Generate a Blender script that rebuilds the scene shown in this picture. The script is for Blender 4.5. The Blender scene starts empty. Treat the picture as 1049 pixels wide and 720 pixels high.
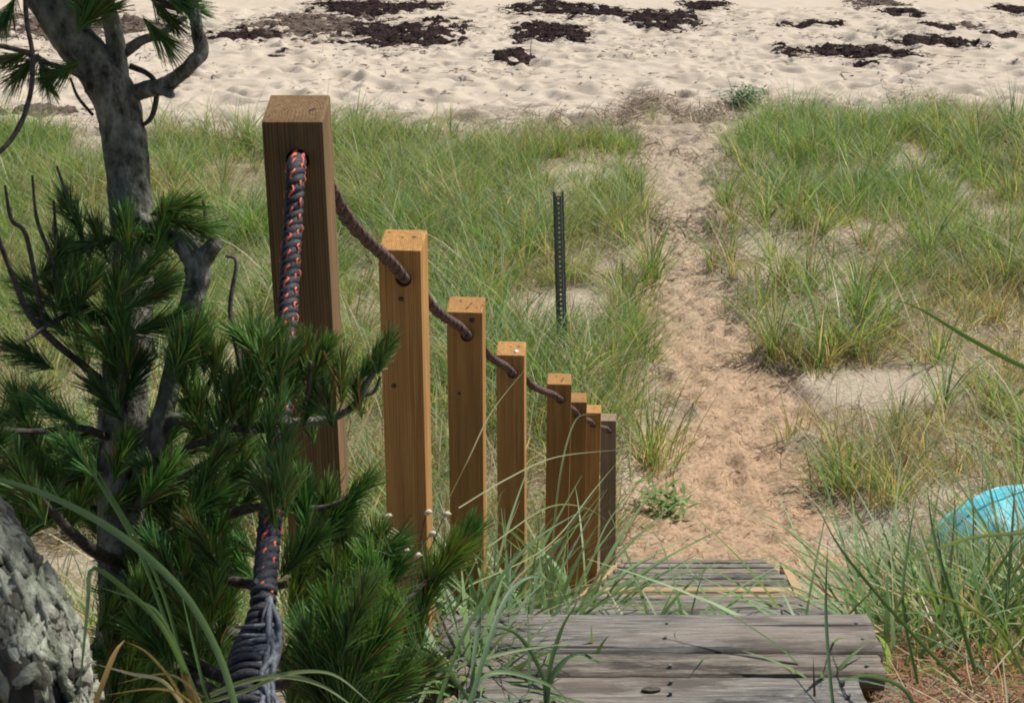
import bpy, bmesh, math, random
import numpy as np
from mathutils import Vector

# ------------------------------------------------------------------ basics
sc = bpy.context.scene
COL = sc.collection
rng = np.random.default_rng(11)
random.seed(5)
F = 1441.0
PITCH = math.atan(0.4)
CP, SP = math.cos(PITCH), math.sin(PITCH)


def W(px, py, d):
    """a point d metres down the viewing axis, read off the photograph's frame"""
    u = (px - 524.5) / F
    v = (360.0 - py) / F
    return np.array([d * u, d * (CP + v * SP), d * (-SP + v * CP)])


def hash2(ix, iy, seed):
    n = (ix.astype(np.int64) * 374761393 + iy.astype(np.int64) * 668265263 + seed * 1274126177) & 0x7fffffff
    n = ((n ^ (n >> 13)) * 1274126177) & 0x7fffffff
    n = (n ^ (n >> 16)) & 0x7fffffff
    return n / 0x7fffffff


def vnoise(x, y, seed=0):
    x = np.asarray(x, float); y = np.asarray(y, float)
    ix = np.floor(x); iy = np.floor(y)
    fx = x - ix; fy = y - iy
    fx = fx * fx * (3 - 2 * fx); fy = fy * fy * (3 - 2 * fy)
    a = hash2(ix, iy, seed); b = hash2(ix + 1, iy, seed)
    c = hash2(ix, iy + 1, seed); d = hash2(ix + 1, iy + 1, seed)
    return (a * (1 - fx) + b * fx) * (1 - fy) + (c * (1 - fx) + d * fx) * fy


def fbm(x, y, seed=0, octv=4):
    s = 0; a = .5; t = 0
    for k in range(octv):
        s = s + a * vnoise(x * 2 ** k, y * 2 ** k, seed + k * 17); t += a; a *= .5
    return s / t


def smooth(a, b, x):
    t = np.clip((x - a) / (b - a), 0, 1)
    return t * t * (3 - 2 * t)


# ------------------------------------------------------------------ mesh helpers
def mesh_obj(name, verts, faces, mat=None, parent=None, smooth_=False, colors=None, mats=None, midx=None):
    """verts (N,3), faces: (M,k) int array or list of index lists"""
    me = bpy.data.meshes.new(name)
    verts = np.asarray(verts, np.float32)
    if isinstance(faces, np.ndarray):
        m, k = faces.shape
        me.vertices.add(len(verts)); me.vertices.foreach_set('co', verts.ravel())
        me.loops.add(m * k); me.loops.foreach_set('vertex_index', faces.astype(np.int32).ravel())
        me.polygons.add(m)
        me.polygons.foreach_set('loop_start', (np.arange(m) * k).astype(np.int32))
        me.polygons.foreach_set('loop_total', np.full(m, k, np.int32))
        me.update(calc_edges=True)
    else:
        me.from_pydata([tuple(map(float, v)) for v in verts], [], [tuple(map(int, f)) for f in faces])
    me.validate(verbose=False)
    for mm in (mats or ([mat] if mat else [])):
        me.materials.append(mm)
    if midx is not None:
        me.polygons.foreach_set('material_index', np.asarray(midx, np.int32))
    if colors is not None:
        at = me.color_attributes.new('tint', 'FLOAT_COLOR', 'POINT')
        c = np.ones((len(verts), 4), np.float32); c[:, :3] = colors
        at.data.foreach_set('color', c.ravel())
    if smooth_:
        me.polygons.foreach_set('use_smooth', np.ones(len(me.polygons), bool))
    me.update()
    o = bpy.data.objects.new(name, me)
    COL.objects.link(o)
    if parent is not None:
        o.parent = parent
    return o


def empty(name, loc=(0, 0, 0)):
    o = bpy.data.objects.new(name, None)
    o.empty_display_size = .1
    o.location = tuple(map(float, loc))
    COL.objects.link(o)
    return o


def tag(o, label=None, cat=None, group=None, kind=None):
    if label: o['label'] = label
    if cat: o['category'] = cat
    if group: o['group'] = group
    if kind: o['kind'] = kind
    return o


def catmull(pts, n):
    """pts (k,m) -> (n,m) smooth samples"""
    p = np.asarray(pts, float)
    p = np.vstack([2 * p[0] - p[1], p, 2 * p[-1] - p[-2]])
    k = len(p) - 3
    t = np.linspace(0, k - 1e-6, n)
    i = t.astype(int); f = (t - i)[:, None]
    a, b, c, d = p[i], p[i + 1], p[i + 2], p[i + 3]
    return .5 * (2 * b + (c - a) * f + (2 * a - 5 * b + 4 * c - d) * f ** 2 + (3 * b - a - 3 * c + d) * f ** 3)


def frames(P):
    T = np.gradient(P, axis=0)
    T /= np.linalg.norm(T, axis=1)[:, None] + 1e-12
    N = np.zeros_like(P); B = np.zeros_like(P)
    ref = np.array([0, 0, 1.]) if abs(T[0][2]) < .9 else np.array([1., 0, 0])
    n = np.cross(T[0], ref); n /= np.linalg.norm(n)
    for i in range(len(P)):
        n = n - T[i] * np.dot(n, T[i]); n /= np.linalg.norm(n) + 1e-12
        N[i] = n; B[i] = np.cross(T[i], n)
    return T, N, B


def tube_arrays(P, R, sides=10, rough=0.0, seed=0, closed=True):
    """swept tube with tapering radius; returns verts, faces(list)"""
    n = len(P)
    T, N, B = frames(P)
    a = np.linspace(0, 2 * np.pi, sides, endpoint=False)
    rr = np.repeat(np.asarray(R)[:, None], sides, 1)
    if rough:
        ii, jj = np.meshgrid(np.arange(n), np.arange(sides), indexing='ij')
        rr = rr * (1 + rough * 2 * (fbm(ii * .35 + seed, np.cos(a)[jj] * 1.3 + np.sin(a)[jj] * 2.1 + 7, seed, 3) - .5))
    V = P[:, None, :] + rr[..., None] * (np.cos(a)[None, :, None] * N[:, None, :] + np.sin(a)[None, :, None] * B[:, None, :])
    V = V.reshape(-1, 3)
    i = np.arange(n - 1)[:, None] * sides; j = np.arange(sides)[None, :]
    j2 = (j + 1) % sides
    Fq = np.stack([i + j, i + j2, i + sides + j2, i + sides + j], -1).reshape(-1, 4)
    if closed:
        c0 = len(V); V = np.vstack([V, P[0], P[-1]])
        jj = np.arange(sides); j2 = (jj + 1) % sides
        cap0 = np.stack([np.full(sides, c0), j2, jj, jj], -1)
        b = (n - 1) * sides
        cap1 = np.stack([np.full(sides, c0 + 1), b + jj, b + j2, b + j2], -1)
        return V, [tuple(f) for f in Fq] + [tuple(f[:3]) for f in cap0] + [tuple(f[:3]) for f in cap1]
    return V, [tuple(f) for f in Fq]


class MB:
    def __init__(s):
        s.v = []; s.f = []; s.m = []; s.n = 0

    def add(s, V, Fc, m=0):
        s.v.append(np.asarray(V, float))
        s.f += [tuple(int(i) + s.n for i in f) for f in Fc]
        s.m += [m] * len(Fc)
        s.n += len(V)

    def tube(s, pts, rad, n=None, sides=8, rough=0.0, m=0, seed=0):
        pts = np.asarray(pts, float); rad = np.asarray(rad, float)
        n = n or max(6, len(pts) * 5)
        pr = catmull(np.hstack([pts, rad[:, None]]), n)
        V, Fc = tube_arrays(pr[:, :3], np.maximum(pr[:, 3], .0004), sides, rough, seed)
        s.add(V, Fc, m)

    def build(s, name, mats, parent=None, smooth_=True):
        if not isinstance(mats, (list, tuple)): mats = [mats]
        return mesh_obj(name, np.vstack(s.v), s.f, parent=parent, smooth_=smooth_, mats=mats, midx=s.m)


def strips(base, axis, side, L, Wd, bend, S=3, colors=None, tipw=.12):
    """flat tapering ribbons. base (N,3), axis (N,3) unit, side (N,3) unit, L, Wd, bend (N,3) displacement at the tip"""
    N = len(base)
    t = np.linspace(0, 1, S + 1)
    ctr = base[:, None, :] + axis[:, None, :] * (L[:, None] * t)[..., None] + bend[:, None, :] * (t ** 2)[None, :, None]
    prof = np.where(t < .5, 1 - .15 * t, (1 - t) * 1.7 + tipw * t)
    prof = np.clip(prof, .08, 1)
    hw = (Wd[:, None] * .5 * prof)[..., None]
    Lf = ctr - side[:, None, :] * hw; Rt = ctr + side[:, None, :] * hw
    V = np.stack([Lf, Rt], 2).reshape(-1, 3)
    b = (np.arange(N) * (S + 1) * 2)[:, None] + (np.arange(S) * 2)[None, :]
    Fc = np.stack([b, b + 1, b + 3, b + 2], -1).reshape(-1, 4)
    C = None
    if colors is not None:
        C = np.repeat(colors, (S + 1) * 2, axis=0)
    return V, Fc, C


def unit(v):
    return v / (np.linalg.norm(v, axis=-1, keepdims=True) + 1e-12)


# ------------------------------------------------------------------ materials
def new_mat(name):
    m = bpy.data.materials.new(name); m.use_nodes = True
    nt = m.node_tree
    for n in list(nt.nodes): nt.nodes.remove(n)
    out = nt.nodes.new('ShaderNodeOutputMaterial')
    return m, nt, out


def N_(nt, typ, **kw):
    n = nt.nodes.new(typ)
    for k, v in kw.items():
        if k in n.inputs.keys():
            n.inputs[k].default_value = v
        else:
            setattr(n, k, v)
    return n


def ramp(nt, fac, stops):
    r = nt.nodes.new('ShaderNodeValToRGB')
    el = r.color_ramp.elements
    while len(el) < len(stops): el.new(.5)
    for e, (p, c) in zip(el, stops):
        e.position = p; e.color = (*c, 1)
    nt.links.new(fac, r.inputs[0])
    return r.outputs[0]


def mixc(nt, fac, a, b, mode='MIX'):
    m = nt.nodes.new('ShaderNodeMix'); m.data_type = 'RGBA'; m.blend_type = mode
    for sock, v in ((m.inputs[0], fac), (m.inputs[6], a), (m.inputs[7], b)):
        if hasattr(v, 'links'): nt.links.new(v, sock)
        elif isinstance(v, (int, float)): sock.default_value = v
        else: sock.default_value = (*v, 1)
    return m.outputs[2]


def coords(nt, scale=(1, 1, 1), which='Object', rot=(0, 0, 0)):
    tc = nt.nodes.new('ShaderNodeTexCoord'); mp = nt.nodes.new('ShaderNodeMapping')
    mp.inputs['Scale'].default_value = scale; mp.inputs['Rotation'].default_value = rot
    nt.links.new(tc.outputs[which], mp.inputs[0])
    return mp.outputs[0]


def noise(nt, vec, scale, detail=5, rough=.6, dist=0.0):
    n = N_(nt, 'ShaderNodeTexNoise')
    n.inputs['Scale'].default_value = scale; n.inputs['Detail'].default_value = detail
    n.inputs['Roughness'].default_value = rough; n.inputs['Distortion'].default_value = dist
    nt.links.new(vec, n.inputs['Vector'])
    return n.outputs[0]


def principled(nt, out, col, rough=.8, bump=None, bstr=.3, bdist=.01, spec=.3):
    p = nt.nodes.new('ShaderNodeBsdfPrincipled')
    p.inputs['Roughness'].default_value = rough
    p.inputs['Specular IOR Level'].default_value = spec
    if hasattr(col, 'links'): nt.links.new(col, p.inputs['Base Color'])
    else: p.inputs['Base Color'].default_value = (*col, 1)
    if bump is not None:
        b = nt.nodes.new('ShaderNodeBump'); b.inputs['Strength'].default_value = bstr; b.inputs['Distance'].default_value = bdist
        nt.links.new(bump, b.inputs['Height']); nt.links.new(b.outputs[0], p.inputs['Normal'])
    nt.links.new(p.outputs[0], out.inputs[0])
    return p


def leaf_mat(name, col=None, attr='tint', trans=.35, rough=.55, var=0.0):
    m, nt, out = new_mat(name)
    if attr:
        a = nt.nodes.new('ShaderNodeAttribute'); a.attribute_name = attr
        c = a.outputs['Color']
    else:
        v = coords(nt); c = mixc(nt, noise(nt, v, 18, 2), tuple(x * .65 for x in col), tuple(min(1, x * 1.35) for x in col))
    p = nt.nodes.new('ShaderNodeBsdfPrincipled')
    p.inputs['Roughness'].default_value = rough; p.inputs['Specular IOR Level'].default_value = .35
    nt.links.new(c, p.inputs['Base Color'])
    t = nt.nodes.new('ShaderNodeBsdfTranslucent')
    cc = mixc(nt, 1.0, c, (1.25, 1.2, .55), 'MULTIPLY'); nt.links.new(cc, t.inputs[0])
    mx = nt.nodes.new('ShaderNodeMixShader'); mx.inputs[0].default_value = trans
    nt.links.new(p.outputs[0], mx.inputs[1]); nt.links.new(t.outputs[0], mx.inputs[2])
    nt.links.new(mx.outputs[0], out.inputs[0])
    return m


M = {}


def wood_post(name, light, mid, dark):
    m, nt, out = new_mat(name)
    v = coords(nt, (1, 1, 1))
    oi = nt.nodes.new('ShaderNodeObjectInfo')
    add = nt.nodes.new('ShaderNodeVectorMath'); add.operation = 'ADD'
    comb = nt.nodes.new('ShaderNodeCombineXYZ')
    mul = nt.nodes.new('ShaderNodeMath'); mul.operation = 'MULTIPLY'; mul.inputs[1].default_value = .06
    nt.links.new(oi.outputs['Random'], mul.inputs[0]); nt.links.new(mul.outputs[0], comb.inputs[0]); nt.links.new(oi.outputs['Random'], comb.inputs[2])
    nt.links.new(v, add.inputs[0]); nt.links.new(comb.outputs[0], add.inputs[1])
    v = add.outputs[0]
    w = N_(nt, 'ShaderNodeTexWave'); w.wave_type = 'RINGS'; w.rings_direction = 'Z'
    w.inputs['Scale'].default_value = 34; w.inputs['Distortion'].default_value = 5.0; w.inputs['Detail'].default_value = 3; w.inputs['Detail Scale'].default_value = .8
    mp = nt.nodes.new('ShaderNodeMapping'); mp.inputs['Location'].default_value = (.06, .03, 0); mp.inputs['Scale'].default_value = (1, 1, .07)
    nt.links.new(v, mp.inputs[0]); nt.links.new(mp.outputs[0], w.inputs[0])
    mp2 = nt.nodes.new('ShaderNodeMapping'); mp2.inputs['Scale'].default_value = (120, 120, 3)
    nt.links.new(v, mp2.inputs[0])
    fine = noise(nt, mp2.outputs[0], 1, 4)
    mp3 = nt.nodes.new('ShaderNodeMapping'); mp3.inputs['Scale'].default_value = (9, 9, 2.2)
    nt.links.new(v, mp3.inputs[0])
    blot = noise(nt, mp3.outputs[0], 1, 4)
    c1 = ramp(nt, w.outputs['Fac'], [(0, mid), (.55, light), (1, tuple(x * .8 for x in mid))])
    c2 = mixc(nt, .45, c1, ramp(nt, fine, [(.3, dark), (.7, light)]))
    c3 = mixc(nt, ramp(nt, blot, [(.42, (0, 0, 0)), (.75, (.65, .65, .65))]), c2, tuple(x * .55 for x in mid))
    mp4 = nt.nodes.new('ShaderNodeMapping'); mp4.inputs['Scale'].default_value = (48, 48, 1.1)
    nt.links.new(v, mp4.inputs[0])
    chk = noise(nt, mp4.outputs[0], 1, 3, .5)
    c3 = mixc(nt, ramp(nt, chk, [(.655, (0, 0, 0)), (.685, (.85, .85, .85))]), c3, tuple(x * .35 for x in dark))
    mp5 = nt.nodes.new('ShaderNodeMapping'); mp5.inputs['Scale'].default_value = (14, 14, 5)
    nt.links.new(v, mp5.inputs[0])
    sp_ = noise(nt, mp5.outputs[0], 1, 6, .75)
    c3 = mixc(nt, ramp(nt, sp_, [(.56, (0, 0, 0)), (.72, (.28, .28, .28))]), c3, (.26, .21, .15))
    hs = nt.nodes.new('ShaderNodeHueSaturation')
    mr = nt.nodes.new('ShaderNodeMapRange'); mr.inputs['To Min'].default_value = .8; mr.inputs['To Max'].default_value = 1.15
    nt.links.new(oi.outputs['Random'], mr.inputs[0]); nt.links.new(mr.outputs[0], hs.inputs['Value']); nt.links.new(c3, hs.inputs['Color'])
    c3 = hs.outputs[0]
    principled(nt, out, c3, .72, fine, .5, .003)
    return m


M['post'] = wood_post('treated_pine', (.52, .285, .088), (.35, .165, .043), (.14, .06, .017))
M['post_dark'] = wood_post('shade_toned_pine', (.33, .20, .085), (.15, .082, .032), (.07, .037, .014))  # post wood darkened so its colour carries the shade on the nearest post
M['post_old'] = wood_post('weathered_post_wood', (.36, .27, .17), (.27, .19, .11), (.13, .09, .055))
M['post_grey'] = wood_post('shaded_post_wood', (.30, .185, .085), (.21, .115, .045), (.11, .058, .022))


def weathered(name, tint=(1, 1, 1)):
    m, nt, out = new_mat(name)
    oi = nt.nodes.new('ShaderNodeObjectInfo')
    tc = nt.nodes.new('ShaderNodeTexCoord')
    add = nt.nodes.new('ShaderNodeVectorMath'); add.operation = 'ADD'
    sc_ = nt.nodes.new('ShaderNodeVectorMath'); sc_.operation = 'SCALE'; sc_.inputs['Scale'].default_value = 40
    cb = nt.nodes.new('ShaderNodeCombineXYZ')
    for i in range(3): nt.links.new(oi.outputs['Random'], cb.inputs[i])
    nt.links.new(cb.outputs[0], sc_.inputs[0]); nt.links.new(tc.outputs['Object'], add.inputs[0]); nt.links.new(sc_.outputs[0], add.inputs[1])

    def mp(s):
        q = nt.nodes.new('ShaderNodeMapping'); q.inputs['Scale'].default_value = s
        nt.links.new(add.outputs[0], q.inputs[0]); return q.outputs[0]
    g = noise(nt, mp((7, 150, 150)), 1, 8, .78, .3)
    s = noise(nt, mp((3.2, 15, 15)), 1, 7, .72)
    big = noise(nt, mp((1.3, 4, 4)), 1, 3)
    T = lambda c: tuple(a * b for a, b in zip(c, tint))
    c = ramp(nt, g, [(.32, T((.035, .033, .031))), (.46, T((.145, .137, .126))), (.66, T((.34, .325, .295)))])
    c = mixc(nt, ramp(nt, s, [(.50, (0, 0, 0)), (.60, (.92, .92, .92))]), c, T((.05, .046, .044)))
    c = mixc(nt, ramp(nt, big, [(.45, (0, 0, 0)), (.7, (.5, .5, .5))]), c, T((.36, .29, .22)))
    crack = noise(nt, mp((.8, 62, 62)), 1, 3, .5)
    c = mixc(nt, ramp(nt, crack, [(.66, (0, 0, 0)), (.69, (.9, .9, .9))]), c, (.02, .018, .016))
    principled(nt, out, c, .85, g, 1.0, .006)
    return m


M['board'] = weathered('weathered_board')
M['board_brown'] = weathered('weathered_board_brown', (1.02, .93, .83))

m, nt, out = new_mat('new_board_wood')
v = coords(nt, (1.5, 60, 60))
g = noise(nt, v, 1, 5)
principled(nt, out, ramp(nt, g, [(.3, (.20, .125, .06)), (.5, (.40, .27, .14)), (.75, (.50, .36, .21))]), .75, g, .4, .002)
M['board_new'] = m

# bark of the young pine
m, nt, out = new_mat('young_pine_bark')
v = coords(nt, (1, 1, .55))
n1 = noise(nt, v, 55, 6, .65); n2 = noise(nt, v, 17, 4)
c = ramp(nt, n1, [(.36, (.03, .028, .022)), (.5, (.17, .165, .135)), (.68, (.38, .375, .32))])
c = mixc(nt, ramp(nt, n2, [(.5, (0, 0, 0)), (.72, (.5, .5, .5))]), c, (.14, .165, .115))
principled(nt, out, c, .95, n1, 1, .012, .1)
M['bark'] = m
m, nt, out = new_mat('pine_twig_bark')
v = coords(nt)
n1 = noise(nt, v, 120, 4)
principled(nt, out, ramp(nt, n1, [(.3, (.03, .024, .02)), (.7, (.12, .10, .085))]), .9, n1, .6, .002)
M['twig'] = m
# flaky bark of the old pine (tint: plate height, a property of the bark itself)
m, nt, out = new_mat('flaky_pine_bark')
a = nt.nodes.new('ShaderNodeAttribute'); a.attribute_name = 'tint'
v = coords(nt, (1, 1, .6))
n1 = noise(nt, v, 70, 6, .7); n2 = noise(nt, v, 14, 4)
c = ramp(nt, n1, [(.3, (.13, .127, .10)), (.5, (.33, .335, .265)), (.72, (.56, .57, .48))])
c = mixc(nt, ramp(nt, n2, [(.45, (0, 0, 0)), (.68, (.7, .7, .7))]), c, (.20, .26, .17))
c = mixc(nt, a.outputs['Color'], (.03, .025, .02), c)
principled(nt, out, c, .95, n1, 1.0, .008)
M['bark_old'] = m

M['needle'] = leaf_mat('pine_needles', trans=.25, rough=.45)
M['grass'] = leaf_mat('beach_grass_blades', trans=.45, rough=.5)
M['leaf'] = leaf_mat('green_leaves', trans=.35, rough=.45)
M['straw'] = leaf_mat('dry_straw', trans=.15, rough=.8)

# rope
def rope_mat(name, col, col2, sc_=300):
    m, nt, out = new_mat(name)
    v = coords(nt)
    n1 = noise(nt, v, sc_, 3)
    principled(nt, out, ramp(nt, n1, [(.35, col), (.7, col2)]), .7, n1, .6, .002, .4)
    return m


M['rope_black'] = rope_mat('black_rope_yarn', (.012, .012, .016), (.05, .052, .065))
M['rope_orange'] = rope_mat('orange_rope_tracer', (.60, .085, .045), (.85, .20, .12))
M['rope_faded'] = rope_mat('faded_rope_tracer', (.13, .04, .028), (.24, .085, .06))
M['rope_white'] = rope_mat('frayed_grey_rope', (.04, .046, .056), (.19, .21, .24), 160)
M['rope_brown'] = rope_mat('sun_faded_rope', (.05, .03, .026), (.20, .12, .10))

m, nt, out = new_mat('galvanised_dark_steel')
v = coords(nt)
n1 = noise(nt, v, 30, 4)
p = principled(nt, out, ramp(nt, n1, [(.3, (.075, .09, .08)), (.7, (.16, .18, .165))]), .5)
p.inputs['Metallic'].default_value = .0
M['steel'] = m

m, nt, out = new_mat('turquoise_plastic')
v = coords(nt)
n1 = noise(nt, v, 5, 7, .75); n2 = noise(nt, v, 14, 4)
p = principled(nt, out, ramp(nt, n1, [(.36, (.045, .33, .42)), (.5, (.12, .55, .62)), (.66, (.42, .72, .72))]), .38, n2, .25, .01, spec=.5)
M['turquoise'] = m
m, nt, out = new_mat('dry_seed_head')
principled(nt, out, (.50, .45, .34), .9)
M['seed'] = m
m, nt, out = new_mat('dark_hull_trim')
principled(nt, out, (.03, .05, .055), .5)
M['trim'] = m

m, nt, out = new_mat('dry_seaweed')
v = coords(nt, (1, 1, 1), 'Object')
n1 = noise(nt, v, 14, 6, .7); n2 = noise(nt, v, 3, 4)
c = ramp(nt, n1, [(.34, (.010, .006, .006)), (.56, (.038, .024, .023)), (.8, (.13, .09, .075))])
principled(nt, out, c, .95, n1, 1, .03, .05)
M['weed'] = m
m, nt, out = new_mat('brown_seaweed')
v = coords(nt)
n1 = noise(nt, v, 11, 6, .75)
principled(nt, out, ramp(nt, n1, [(.3, (.03, .02, .018)), (.55, (.12, .085, .06)), (.8, (.30, .23, .17))]), .85, n1, 1, .03)
M['weed_brown'] = m
m, nt, out = new_mat('bleached_shell')
principled(nt, out, (.8, .78, .74), .5)
M['shell'] = m

# sand and ground: tint.r = trodden path, tint.g = plant litter, tint.b = open beach
m, nt, out = new_mat('sand_ground')
a = nt.nodes.new('ShaderNodeAttribute'); a.attribute_name = 'tint'
sep = nt.nodes.new('ShaderNodeSeparateColor'); nt.links.new(a.outputs['Color'], sep.inputs[0])
v = coords(nt)
nf = noise(nt, v, 26, 6, .7); nm = noise(nt, v, 5, 5, .65); nl = noise(nt, v, .7, 4); grain = noise(nt, v, 160, 3, .8)
beach = mixc(nt, nm, (.435, .365, .285), (.56, .485, .395))
beach = mixc(nt, ramp(nt, nl, [(.45, (0, 0, 0)), (.75, (.35, .35, .35))]), beach, (.45, .36, .25))
dune = ramp(nt, nf, [(.3, (.24, .19, .13)), (.48, (.42, .35, .265)), (.7, (.54, .47, .38))])
path = ramp(nt, nf, [(.32, (.21, .13, .075)), (.47, (.41, .272, .17)), (.72, (.55, .405, .285))])
litter = ramp(nt, nf, [(.3, (.09, .07, .05)), (.5, (.24, .19, .13)), (.72, (.42, .36, .27))])
c = mixc(nt, sep.outputs[2], dune, beach)
c = mixc(nt, sep.outputs[0], c, path)
lf = nt.nodes.new('ShaderNodeMath'); lf.operation = 'MULTIPLY_ADD'; lf.inputs[1].default_value = 1.0; lf.use_clamp = True
nm2 = nt.nodes.new('ShaderNodeMath'); nm2.operation = 'MULTIPLY_ADD'; nm2.inputs[1].default_value = 1.6; nm2.inputs[2].default_value = -.8
nt.links.new(nm, nm2.inputs[0]); nt.links.new(sep.outputs[1], lf.inputs[0])
mulc = nt.nodes.new('ShaderNodeMath'); mulc.operation = 'MULTIPLY'
nt.links.new(nm2.outputs[0], mulc.inputs[0]); nt.links.new(sep.outputs[1], mulc.inputs[1]); nt.links.new(mulc.outputs[0], lf.inputs[2])
c = mixc(nt, lf.outputs[0], c, litter)
c = mixc(nt, .25, c, mixc(nt, 1.0, c, ramp(nt, grain, [(.3, (.45, .43, .4)), (.7, (1.3, 1.3, 1.3))]), 'MULTIPLY'))
principled(nt, out, c, .95, nf, .75, .035, .1)
M['sand'] = m
m, nt, out = new_mat('sea_water')
v = coords(nt)
n1 = noise(nt, v, .8, 5)
principled(nt, out, (.02, .075, .09), .12, n1, .5, .15, .5)
M['water'] = m

# ------------------------------------------------------------------ terrain
HY = np.array([-400, -2, 1.3, 1.85, 2.3, 2.9, 5.27, 7.12, 8.0, 9.2, 11.2, 13.2, 15.6, 20, 26, 30, 44, 52, 60, 75, 900.])
HZ = np.array([-1.4, -1.4, -1.42, -1.47, -1.80, -1.99, -3.38, -4.29, -4.66, -4.92, -5.14, -5.36, -5.5, -5.74, -5.98, -6.1, -6.65, -7.0, -7.7, -9, -9.])
PY = np.array([7.6, 8.0, 9.2, 10.2, 11.1, 12.2, 13.1, 15.6, 17.8, 20.7, 24.5, 28.])
PL = np.array([.55, .58, .78, 1.05, 1.45, 1.34, 1.30, 1.42, 1.70, 1.95, 1.95, 1.4])
PR = np.array([2.25, 2.30, 2.45, 2.58, 2.66, 2.74, 2.74, 2.55, 2.70, 3.10, 3.95, 5.4])


def stair_left(Y):
    return -.59 + .17 * Y


SW = .934


def path_mask(X, Y):
    l = np.interp(Y, PY, PL); r = np.interp(Y, PY, PR)
    w = (fbm(X * 1.9, Y * 1.9, 5, 3) - .5) * .95
    e = np.minimum(X - l, r - X) + w
    k = smooth(-.12, .22, e)
    return k * smooth(7.0, 7.6, Y) * (1 - smooth(26, 29, Y))


def edge_Y(X):
    return 24.4 + smooth(-6, 6, X) * 2.4 + smooth(6.5, 9.5, X) * 1.6 + (fbm(X * .7, X * 0 + 3.1, 8, 4) - .5) * 5.0


PATCH = [(0.62, 14.7, .55, 1.0), (3.2, 11.75, .8, .55), (1.2, 21.8, .6, 1.2), (6.6, 22.5, .35, 3.2), (-3.2, 12, 1.0, 1.2), (3.3, 17.2, .4, .8), (0.9, 9.4, .35, .5), (3.0, 8.9, .5, .5), (2.35, 8.3, .5, .8)]


BARE = [(3.25, 11.7, .95, .75), (0.75, 14.8, .55, 1.0), (2.35, 8.3, .5, .8), (6.8, 21.5, .3, 2.6)]


def bare_mask(X, Y):
    k = np.zeros_like(X)
    for (px, py, rx, ry) in BARE:
        dd = ((X - px) / rx) ** 2 + ((Y - py) / ry) ** 2
        k = np.maximum(k, 1 - smooth(.6, 1.3, dd + (fbm(X * 3, Y * 3, 6, 2) - .5) * .8))
    return k


def patch_mask(X, Y):
    k = np.zeros_like(X)
    for (px, py, rx, ry) in PATCH:
        dd = ((X - px) / rx) ** 2 + ((Y - py) / ry) ** 2
        k = np.maximum(k, 1 - smooth(.5, 1.4, dd + (fbm(X * 3, Y * 3, 4, 2) - .5) * .8))
    return k


def height(X, Y, detail=True):
    X = np.asarray(X, float); Y = np.asarray(Y, float)
    z = np.interp(Y, HY, HZ)
    z2 = (np.interp(Y - .35, HY, HZ) + np.interp(Y + .35, HY, HZ)) * .5
    st = (X > stair_left(Y) - .35) & (X < stair_left(Y) + SW + .3) & (Y < 7.6)
    z = np.where(st, z, .4 * z + .6 * z2)
    dune = smooth(8.0, 11, Y) * (1 - smooth(24, 28, Y))
    pm = path_mask(X, Y)
    z = z + dune * (1 - pm) * (.10 + .30 * (fbm(X * .45, Y * .45, 21, 3) - .45))
    # bank right of the lower stairs
    z = z + .12 * smooth(2.3, 3.2, X) * smooth(5.5, 7, Y) * (1 - smooth(9, 11, Y))
    z = z + smooth(3, 4.5, Y) * (.05 * (fbm(X * 1.7, Y * 1.7, 31, 3) - .5))
    under = (X > stair_left(Y) - .03) & (X < stair_left(Y) + SW + .03) & (Y > 1.6) & (Y < 7.2)
    z = z - np.where(under, .16, 0)
    return z


def axis(parts):
    r = []
    for a, b, s in parts:
        r.append(np.arange(a, b, s))
    return np.concatenate(r)


gx = np.concatenate([-np.geomspace(900, 24, 14), np.arange(-23, -5, .085), np.arange(-5, 7, .05), np.arange(7, 25, .085), np.geomspace(26, 900, 14)])
gy = np.concatenate([-np.geomspace(900, 3, 12), np.arange(-2.5, 1.2, .15), np.arange(1.2, 26, .06), np.arange(26, 48, .05), np.arange(48, 62, .25), np.geomspace(63, 900, 12)])
GX, GY = np.meshgrid(gx, gy)
GZ = height(GX, GY)
# trodden hollows and hummocks
dent = np.zeros_like(GZ)


def stamp(x, y, r, dep, asp=1.0, ang=0.0):
    i0, i1 = np.searchsorted(gy, [y - 2.2 * r, y + 2.2 * r]); j0, j1 = np.searchsorted(gx, [x - 2.2 * r, x + 2.2 * r])
    if i1 - i0 < 2 or j1 - j0 < 2: return
    dx = GX[i0:i1, j0:j1] - x; dy = GY[i0:i1, j0:j1] - y
    ca, sa = math.cos(ang), math.sin(ang)
    q = ((dx * ca + dy * sa) / r) ** 2 + ((-dx * sa + dy * ca) / (r * asp)) ** 2
    dent[i0:i1, j0:j1] += -dep * np.exp(-q * 1.6) + dep * .35 * np.exp(-(np.sqrt(q) - 1.25) ** 2 * 5)


for _ in range(3600):
    y = rng.uniform(24.5, 48); x = rng.uniform(-.5 * y, .5 * y)
    stamp(x, y, rng.uniform(.2, .55), rng.uniform(.025, .09), rng.uniform(.5, 1.0), rng.uniform(0, 3.1))
for _ in range(40):          # tracks of footprints over the beach
    x, y, a = rng.uniform(-16, 18), rng.uniform(27, 46), rng.uniform(0, 6.28)
    for q in range(rng.integers(6, 18)):
        x += .62 * math.cos(a); y += .62 * math.sin(a); a += rng.normal(0, .08)
        sx = .11 * (-1) ** q
        stamp(x - sx * math.sin(a), y + sx * math.cos(a), .17, rng.uniform(.05, .10), .5, a)
for _ in range(1400):
    y = rng.uniform(7.8, 27); l = np.interp(y, PY, PL); r = np.interp(y, PY, PR)
    stamp(rng.uniform(l, r), y, rng.uniform(.07, .17), rng.uniform(.012, .04), rng.uniform(.5, 1), rng.uniform(0, 3.1))
GZ += dent
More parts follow.
